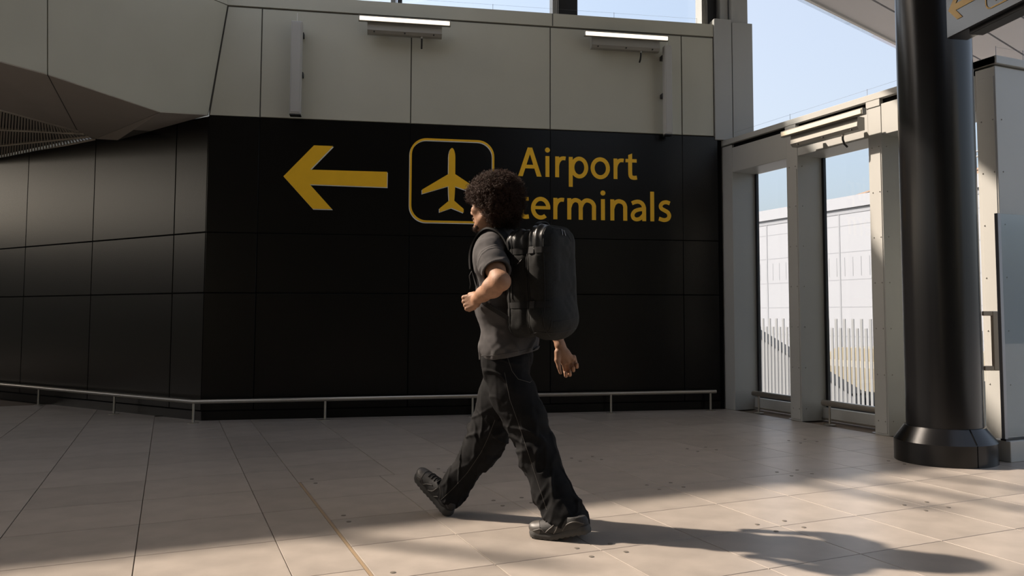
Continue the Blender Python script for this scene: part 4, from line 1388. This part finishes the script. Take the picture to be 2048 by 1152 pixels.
def foot_matrix(org, phi, pitch, roll=0.0):
    f, l = heading(phi)
    f2 = f * math.cos(pitch) + UPN * math.sin(pitch)
    u2 = UPN * math.cos(pitch) - f * math.sin(pitch)
    m = np.eye(4); m[:3, 0] = f2; m[:3, 1] = l; m[:3, 2] = u2; m[:3, 3] = org
    return m
gL = GR0(1106, 1077)
make_shoe(foot_matrix(gL, 20, 0.0), math.radians(13), PERSON)
# leading foot: heel on the floor, toe up
gR = GR0(894, 1031)
pit = math.radians(35)
mR = foot_matrix(gR, 36, pit)
mR[:3, 3] = gR + mR[:3, 0] * 0.176 + mR[:3, 2] * 0.004 + UPN * 0.012
make_shoe(mR, math.radians(-2), PERSON)

# ---- hair: a dense core and several thousand curls
hr = np.random.RandomState(5)
HAIRC = hd_(-0.055, 0.0, 0.055)
Hf = Field(HC - 0.30, HC + 0.30, 0.005)
Hf.ell(hd_(-0.045, 0.0, 0.052), AX3, (0.122, 0.112, 0.098), 0.03)
Hf.ell(hd_(-0.075, 0.0, -0.025), AX3, (0.085, 0.108, 0.085), 0.04)
Hf.ell(hd_(0.055, 0.0, 0.062), AX3, (0.050, 0.080, 0.055), 0.03)
# keep the face, ear and nape free
Hf.ell(hd_(0.090, 0.0, -0.055), AX3, (0.075, 0.12, 0.085), 0.01, 's')
Hf.ell(hd_(0.00, 0.10, -0.085), AX3, (0.058, 0.06, 0.075), 0.01, 's')
Hf.ell(hd_(0.00, -0.10, -0.085), AX3, (0.058, 0.06, 0.075), 0.01, 's')
Hf.cut(hd_(0, 0, -0.095), -UPN)
ix, P = Hf.near(0.05)
Hf.F[tuple(ix.T)] += (0.010 * vnoise(P * 45, 21) + 0.006 * vnoise(P * 90, 22)).astype(np.float32)
V_, Q_ = Hf.mesh()
HAIR = pchild('hair', V_, Q_, M['hair'])
HAIR['label'] = 'dark brown curly afro'
# curls grown from random points of the core surface
def grow_curls(V, Q, centre, count, seed, lmin, lmax, rad, amp, name, parent, m, npt=11):
    rs = np.random.RandomState(seed)
    fc = V[Q].mean(1)
    nrm = np.cross(V[Q[:, 2]] - V[Q[:, 0]], V[Q[:, 3]] - V[Q[:, 1]])
    nrm /= np.linalg.norm(nrm, axis=1)[:, None] + 1e-9
    sel = rs.randint(0, len(fc), count)
    base = fc[sel] - nrm[sel] * 0.004
    out = base - centre; out /= np.linalg.norm(out, axis=1)[:, None]
    d = out * 0.75 + nrm[sel] * 0.4 + rs.normal(0, 0.35, (count, 3)); d /= np.linalg.norm(d, axis=1)[:, None]
    a = np.cross(d, rs.normal(0, 1, (count, 3))); a /= np.linalg.norm(a, axis=1)[:, None]
    b = np.cross(d, a)
    L_ = rs.uniform(lmin, lmax, count); ph = rs.uniform(0, 6.28, count); fr = rs.uniform(8, 15, count); am = amp * rs.uniform(0.5, 1.3, count)
    t = np.linspace(0, 1, npt)
    ctr = base[:, None] + d[:, None] * (L_[:, None] * t)[..., None]
    an = ph[:, None] + fr[:, None] * t
    g = np.minimum(1, t * 4)
    ctr = ctr + (a[:, None] * np.cos(an)[..., None] + b[:, None] * np.sin(an)[..., None]) * (am[:, None] * g)[..., None]
    tang = np.gradient(ctr, axis=1); tang /= np.linalg.norm(tang, axis=2)[..., None] + 1e-9
    u = np.cross(tang, d[:, None] + 0.3 * a[:, None]); u /= np.linalg.norm(u, axis=2)[..., None] + 1e-9
    w = np.cross(tang, u)
    rr = rad * (1 - 0.6 * t)
    rings = np.stack([ctr + (u * math.cos(q) + w * math.sin(q)) * rr[None, :, None] for q in (0, 2.094, 4.189)], 2)   # count,npt,3,3
    VV = rings.reshape(-1, 3)
    bi = (np.arange(count) * npt * 3)[:, None, None] + (np.arange(npt - 1) * 3)[None, :, None]
    qs = []
    for j in range(3):
        k = (j + 1) % 3
        qs.append(np.stack([bi + j, bi + k, bi + 3 + k, bi + 3 + j], -1).reshape(-1, 4))
    return pchild(name, VV, np.concatenate(qs), m, parent, True)
cu_ = grow_curls(V_, Q_, HAIRC, 9000, 3, 0.022, 0.046, 0.0011, 0.0065, 'curls', HAIR, M['hair'], 9)
cu_['kind'] = 'stuff'
# beard and moustache
bd_ = Field(HC - 0.2, HC + 0.2, 0.003)
bd_.ell(hd_(0.088, 0, -0.122), AX3, (0.018, 0.022, 0.016), 0.01)
for s_ in (-1, 1):
    bd_.cone(hd_(0.06, s_ * 0.032, -0.118), 0.011, hd_(0.085, s_ * 0.01, -0.126), 0.013, 0.012)
    bd_.cone(hd_(0.06, s_ * 0.027, -0.115), 0.012, hd_(0.034, s_ * 0.044, -0.094), 0.010, 0.012)
    bd_.cone(hd_(0.105, s_ * 0.004, -0.062), 0.005, hd_(0.090, s_ * 0.026, -0.072), 0.005, 0.006)
Vb, Qb = bd_.mesh()
BEARD = pchild('beard', Vb, Qb, M['hair'])
bc = grow_curls(Vb, Qb, hd_(0.05, 0, -0.09), 900, 9, 0.006, 0.014, 0.0006, 0.0014, 'whiskers', BEARD, M['hair'], 7)
bc['kind'] = 'stuff'
# ================================================================== backpack
BC = PX(1085, 563, 4.285)
tl = math.radians(1.5)
bu = UPN * math.cos(tl) + hf * math.sin(tl); bf = hf * math.cos(tl) - UPN * math.sin(tl)
BAX = (bf, hl, bu)
def bg(h, l, u): return BC + bf * h + hl * l + bu * u
K = Field(BC - (0.30, 0.30, 0.36), BC + (0.30, 0.30, 0.36), 0.004)
K.rbox(bg(0.070, 0, -0.010), BAX, (0.082, 0.152, 0.274), 0.066)
K.rbox(bg(-0.056, 0, 0.0), BAX, (0.088, 0.160, 0.288), 0.086, 0.016)
K.ell(bg(-0.07, 0, -0.19), BAX, (0.085, 0.162, 0.10), 0.05)
ix, P = K.near(0.03)
r_ = P - BC
ch_, cl_, cu2 = r_ @ bf, r_ @ hl, r_ @ bu
top_ = np.clip((cu2 - 0.08) / 0.12, 0, 1)
d_ = 0.0045 * top_ * np.sin(ch_ * 150 + 2 * vnoise(P * 8, 31)) * np.clip(1 - np.abs(ch_) / 0.16, 0, 1)
d_ += 0.004 * vnoise(P * 11, 32) + 0.0018 * vnoise(P * 32, 33)
for u0 in (0.149, -0.122):              # straps pinch the sides
    d_ += 0.005 * np.exp(-((cu2 - u0) / 0.022) ** 2) * np.clip((ch_ + 0.12) / 0.07, 0, 1)
K.F[tuple(ix.T)] += d_.astype(np.float32)
V_, Q_ = K.mesh()
PACK = empty('backpack', tuple(P0))
tag(PACK, 'large black travel backpack with side straps worn on the back of the walking person', 'backpack')
topm = V_[:, :] @ bu - BC @ bu
BODY = pchild('pack_body', V_, Q_, M['bag'], PACK)
BODY.data.materials.append(M['bagshine'])
fz = topm[Q_].mean(1)
fh = ((V_ - BC) @ bf)[Q_].mean(1)
mi = ((fz > 0.150) & (fh > -0.100)).astype(np.int32)
BODY.data.polygons.foreach_set('material_index', mi)
tb_ = bvh_of(BODY)
VP0 = Vector(P0)
def ribbon(name, pts, nrm, width, th, m, parent):
    """flat webbing along pts (world), nrm = outward normals"""
    bm = bmesh.new(); prev = None
    for i, p in enumerate(pts):
        t = (pts[min(i + 1, len(pts) - 1)] - pts[max(i - 1, 0)]).normalized()
        w_ = t.cross(nrm[i]).normalized() * (width / 2)
        n_ = nrm[i].normalized() * th
        q = [bm.verts.new(p - VP0 + a) for a in (w_, -w_, -w_ + n_, w_ + n_)]
        if prev:
            for k in range(4):
                bm.faces.new((prev[k], prev[(k + 1) % 4], q[(k + 1) % 4], q[k]))
        else:
            bm.faces.new(q)
        prev = q
    bm.faces.new(prev[::-1])
    return shade_auto(bm_obj(name, bm, m, parent), 40)
def around(u, a0, a1, n=26):
    """points round the pack at height u; angle 0 = left side, +90 = outer face"""
    P, N = [], []
    for k in range(n + 1):
        a = math.radians(a0 + (a1 - a0) * k / n)
        d = hl * math.cos(a) - bf * math.sin(a)
        o = Vector(bg(0, 0, u)) + Vector(d) * 0.6
        loc, nor, _, _ = tb_.ray_cast(o, -Vector(d))
        if loc is not None:
            P.append(loc + nor * 0.0005); N.append(Vector(d) * 0.3 + nor)
    return P, N
for u0 in (0.149, -0.122):
    P, N = around(u0, -42, 46)
    cs = ribbon('compression_strap', P, N, 0.030, 0.0035, M['strapm'], PACK)
    k = int(len(P) * 0.62)
    bm = bmesh.new()
    nz = N[k].normalized(); tz = (P[k + 1] - P[k - 1]).normalized(); wz = tz.cross(nz)
    bm_box(bm, P[k] - VP0 + nz * 0.005, (0.016, 0.018, 0.004), Matrix((tz, wz, nz)).transposed(), 0.002)
    bm_obj('buckle', bm, M['cable'], cs)
def over(h, a0, a1, n=40, cu0=0.0):
    """points over the pack in the plane at depth h; angle 0 = left side, 90 = top"""
    P, N = [], []
    for k in range(n + 1):
        a = math.radians(a0 + (a1 - a0) * k / n)
        d = hl * math.cos(a) * 0.62 + bu * math.sin(a)
        d = d / np.linalg.norm(d)
        o = Vector(bg(h, 0, cu0)) + Vector(d) * 0.6
        loc, nor, _, _ = tb_.ray_cast(o, -Vector(d))
        if loc is not None:
            P.append(loc - VP0 + nor * 0.0012)
    return P
for h_, r0, a0 in ((0.108, 0.0030, -55), (0.088, 0.0022, -20), (0.004, 0.0030, -58), (-0.012, 0.0022, -58), (-0.100, 0.0026, -58)):
    P = over(h_, a0, 180 - a0)
    bm = bmesh.new(); bm_tube(bm, P, r0, 6); bm_obj('zip_line', bm, M['strapm'], PACK, True)
drape(tb_, [(1085, 622), (1084, 648), (1089, 660), (1095, 665), (1101, 656), (1103, 640)], 0.0020, M['strapm'], 'pocket_seam', PACK)
drape(tb_, [(1060, 668), (1080, 664), (1096, 666), (1125, 664), (1156, 656)], 0.0022, M['strapm'], 'bottom_seam', PACK)
drape(tb_, [(1106, 644), (1130, 641), (1158, 634)], 0.0016, M['strapm'], 'panel_seam', PACK)
drape(tb_, [(1151, 520), (1154, 545), (1156, 575), (1157, 600)], 0.0030, M['cable'], 'zip_line', PACK)
drape(tb_, [(1105, 458), (1120, 459), (1134, 468), (1142, 482)], 0.0026, M['strapm'], 'zip_line', PACK)
drape(tb_, [(1127, 462), (1130, 472)], 0.0030, M['wire'], 'zip_pull', PACK, 0.003)
drape(tb_, [(1123, 460), (1124, 470)], 0.0030, M['wire'], 'zip_pull', PACK, 0.003)
drape(tb_, [(1043, 463), (1047, 457)], 0.0030, M['cable'], 'zip_pull', PACK, 0.003)
drape(tb_, [(1035, 528), (1043, 519)], 0.0011, M['logo'], 'logo_mark', PACK, 0.0008)
drape(tb_, [(1065, 501), (1069, 496), (1070, 501)], 0.0009, M['logo'], 'logo_mark', PACK, 0.0045)
drape(tb_, [(1013, 624), (1017, 624)], 0.0024, M['logo'], 'reflective_tab', PACK, 0.001)
# carry handle on the top
P, N = [], []
for k in range(15):
    a = math.pi * k / 14
    P.append(Vector(bg(-0.01, 0.062 * math.cos(a), 0.270 + 0.034 * math.sin(a)))); N.append(Vector(hl * math.cos(a) + bu * math.sin(a)))
ribbon('carry_handle', P, N, 0.028, 0.007, M['strapm'], PACK)
# shoulder straps lie on the shirt
TC = PX(1003, 520, 4.42)
def on_shirt(h, l, u, lift=0.006):
    q = Vector(TC + hf * h + hl * l + UPN * u)
    loc, nor, _, _ = ts.find_nearest(q)
    return loc + nor * lift, nor
def strap_pt(a, l, lift=0.006):
    """point of the shirt seen from the spine in the plane at side offset l; a = 0 back, 90 up, 180 front"""
    d = Vector(-hf * math.cos(math.radians(a)) + UPN * math.sin(math.radians(a)))
    c = Vector(TC + hl * l)
    loc, nor, _, _ = ts.ray_cast(c + d * 0.6, -d)
    if loc is None: loc, nor, _, _ = ts.find_nearest(c + d * 0.2)
    return loc + nor * lift, (nor + d).normalized()
for sd in (1, -1):
    P, N = [], []
    for k in range(34):
        a_ = 25 + (212 - 25) * k / 33
        p, n_ = strap_pt(a_, sd * (0.098 + 0.03 * max(0, (a_ - 120) / 90)))
        P.append(p); N.append(n_)
    for _ in range(4):
        N = [N[0]] + [(N[i - 1] + N[i] + N[i + 1]).normalized() for i in range(1, len(N) - 1)] + [N[-1]]
        P = [P[0]] + [(P[i - 1] + P[i] * 2 + P[i + 1]) / 4 for i in range(1, len(P) - 1)] + [P[-1]]
    st = ribbon('shoulder_strap', P, N, 0.050, 0.009, M['strapm'], PACK)
    # webbing back under the arm to the pack
    e0 = P[-1]; n0 = N[-1]
    P2 = []
    for h_, l_, u_ in crom([(0.10, 0.165, -0.14), (0.03, 0.20, -0.20), (-0.05, 0.19, -0.26)], 5):
        p, n_ = on_shirt(h_, sd * l_, u_, 0.007); P2.append((p, n_))
    P2.append((Vector(bg(0.10, sd * 0.135, -0.20)), Vector(hl * sd)))
    ribbon('strap_webbing', [e0] + [p for p, _ in P2], [n0] + [n for _, n in P2], 0.022, 0.003, M['strapm'], PACK)
    if sd == 1:
        tail = [e0 - VP0, e0 - VP0 + Vector(hf * 0.02) - Vector((0, 0, 0.03)), e0 - VP0 + Vector(hf * 0.012) - Vector((0, 0, 0.075)), e0 - VP0 + Vector(hf * 0.018) - Vector((0, 0, 0.10))]
        bm = bmesh.new(); bm_tube(bm, tail, 0.003, 6); bm_obj('strap_tail', bm, M['strapm'], st, True)
# sternum webbing hook: small bright rivet on the strap
p, n_ = strap_pt(80, 0.10, 0.017)
bm = bmesh.new(); bmesh.ops.create_uvsphere(bm, u_segments=8, v_segments=6, radius=0.004, matrix=Matrix.Translation(p - VP0)); bm_obj('strap_rivet', bm, M['logo'], PACK, True)
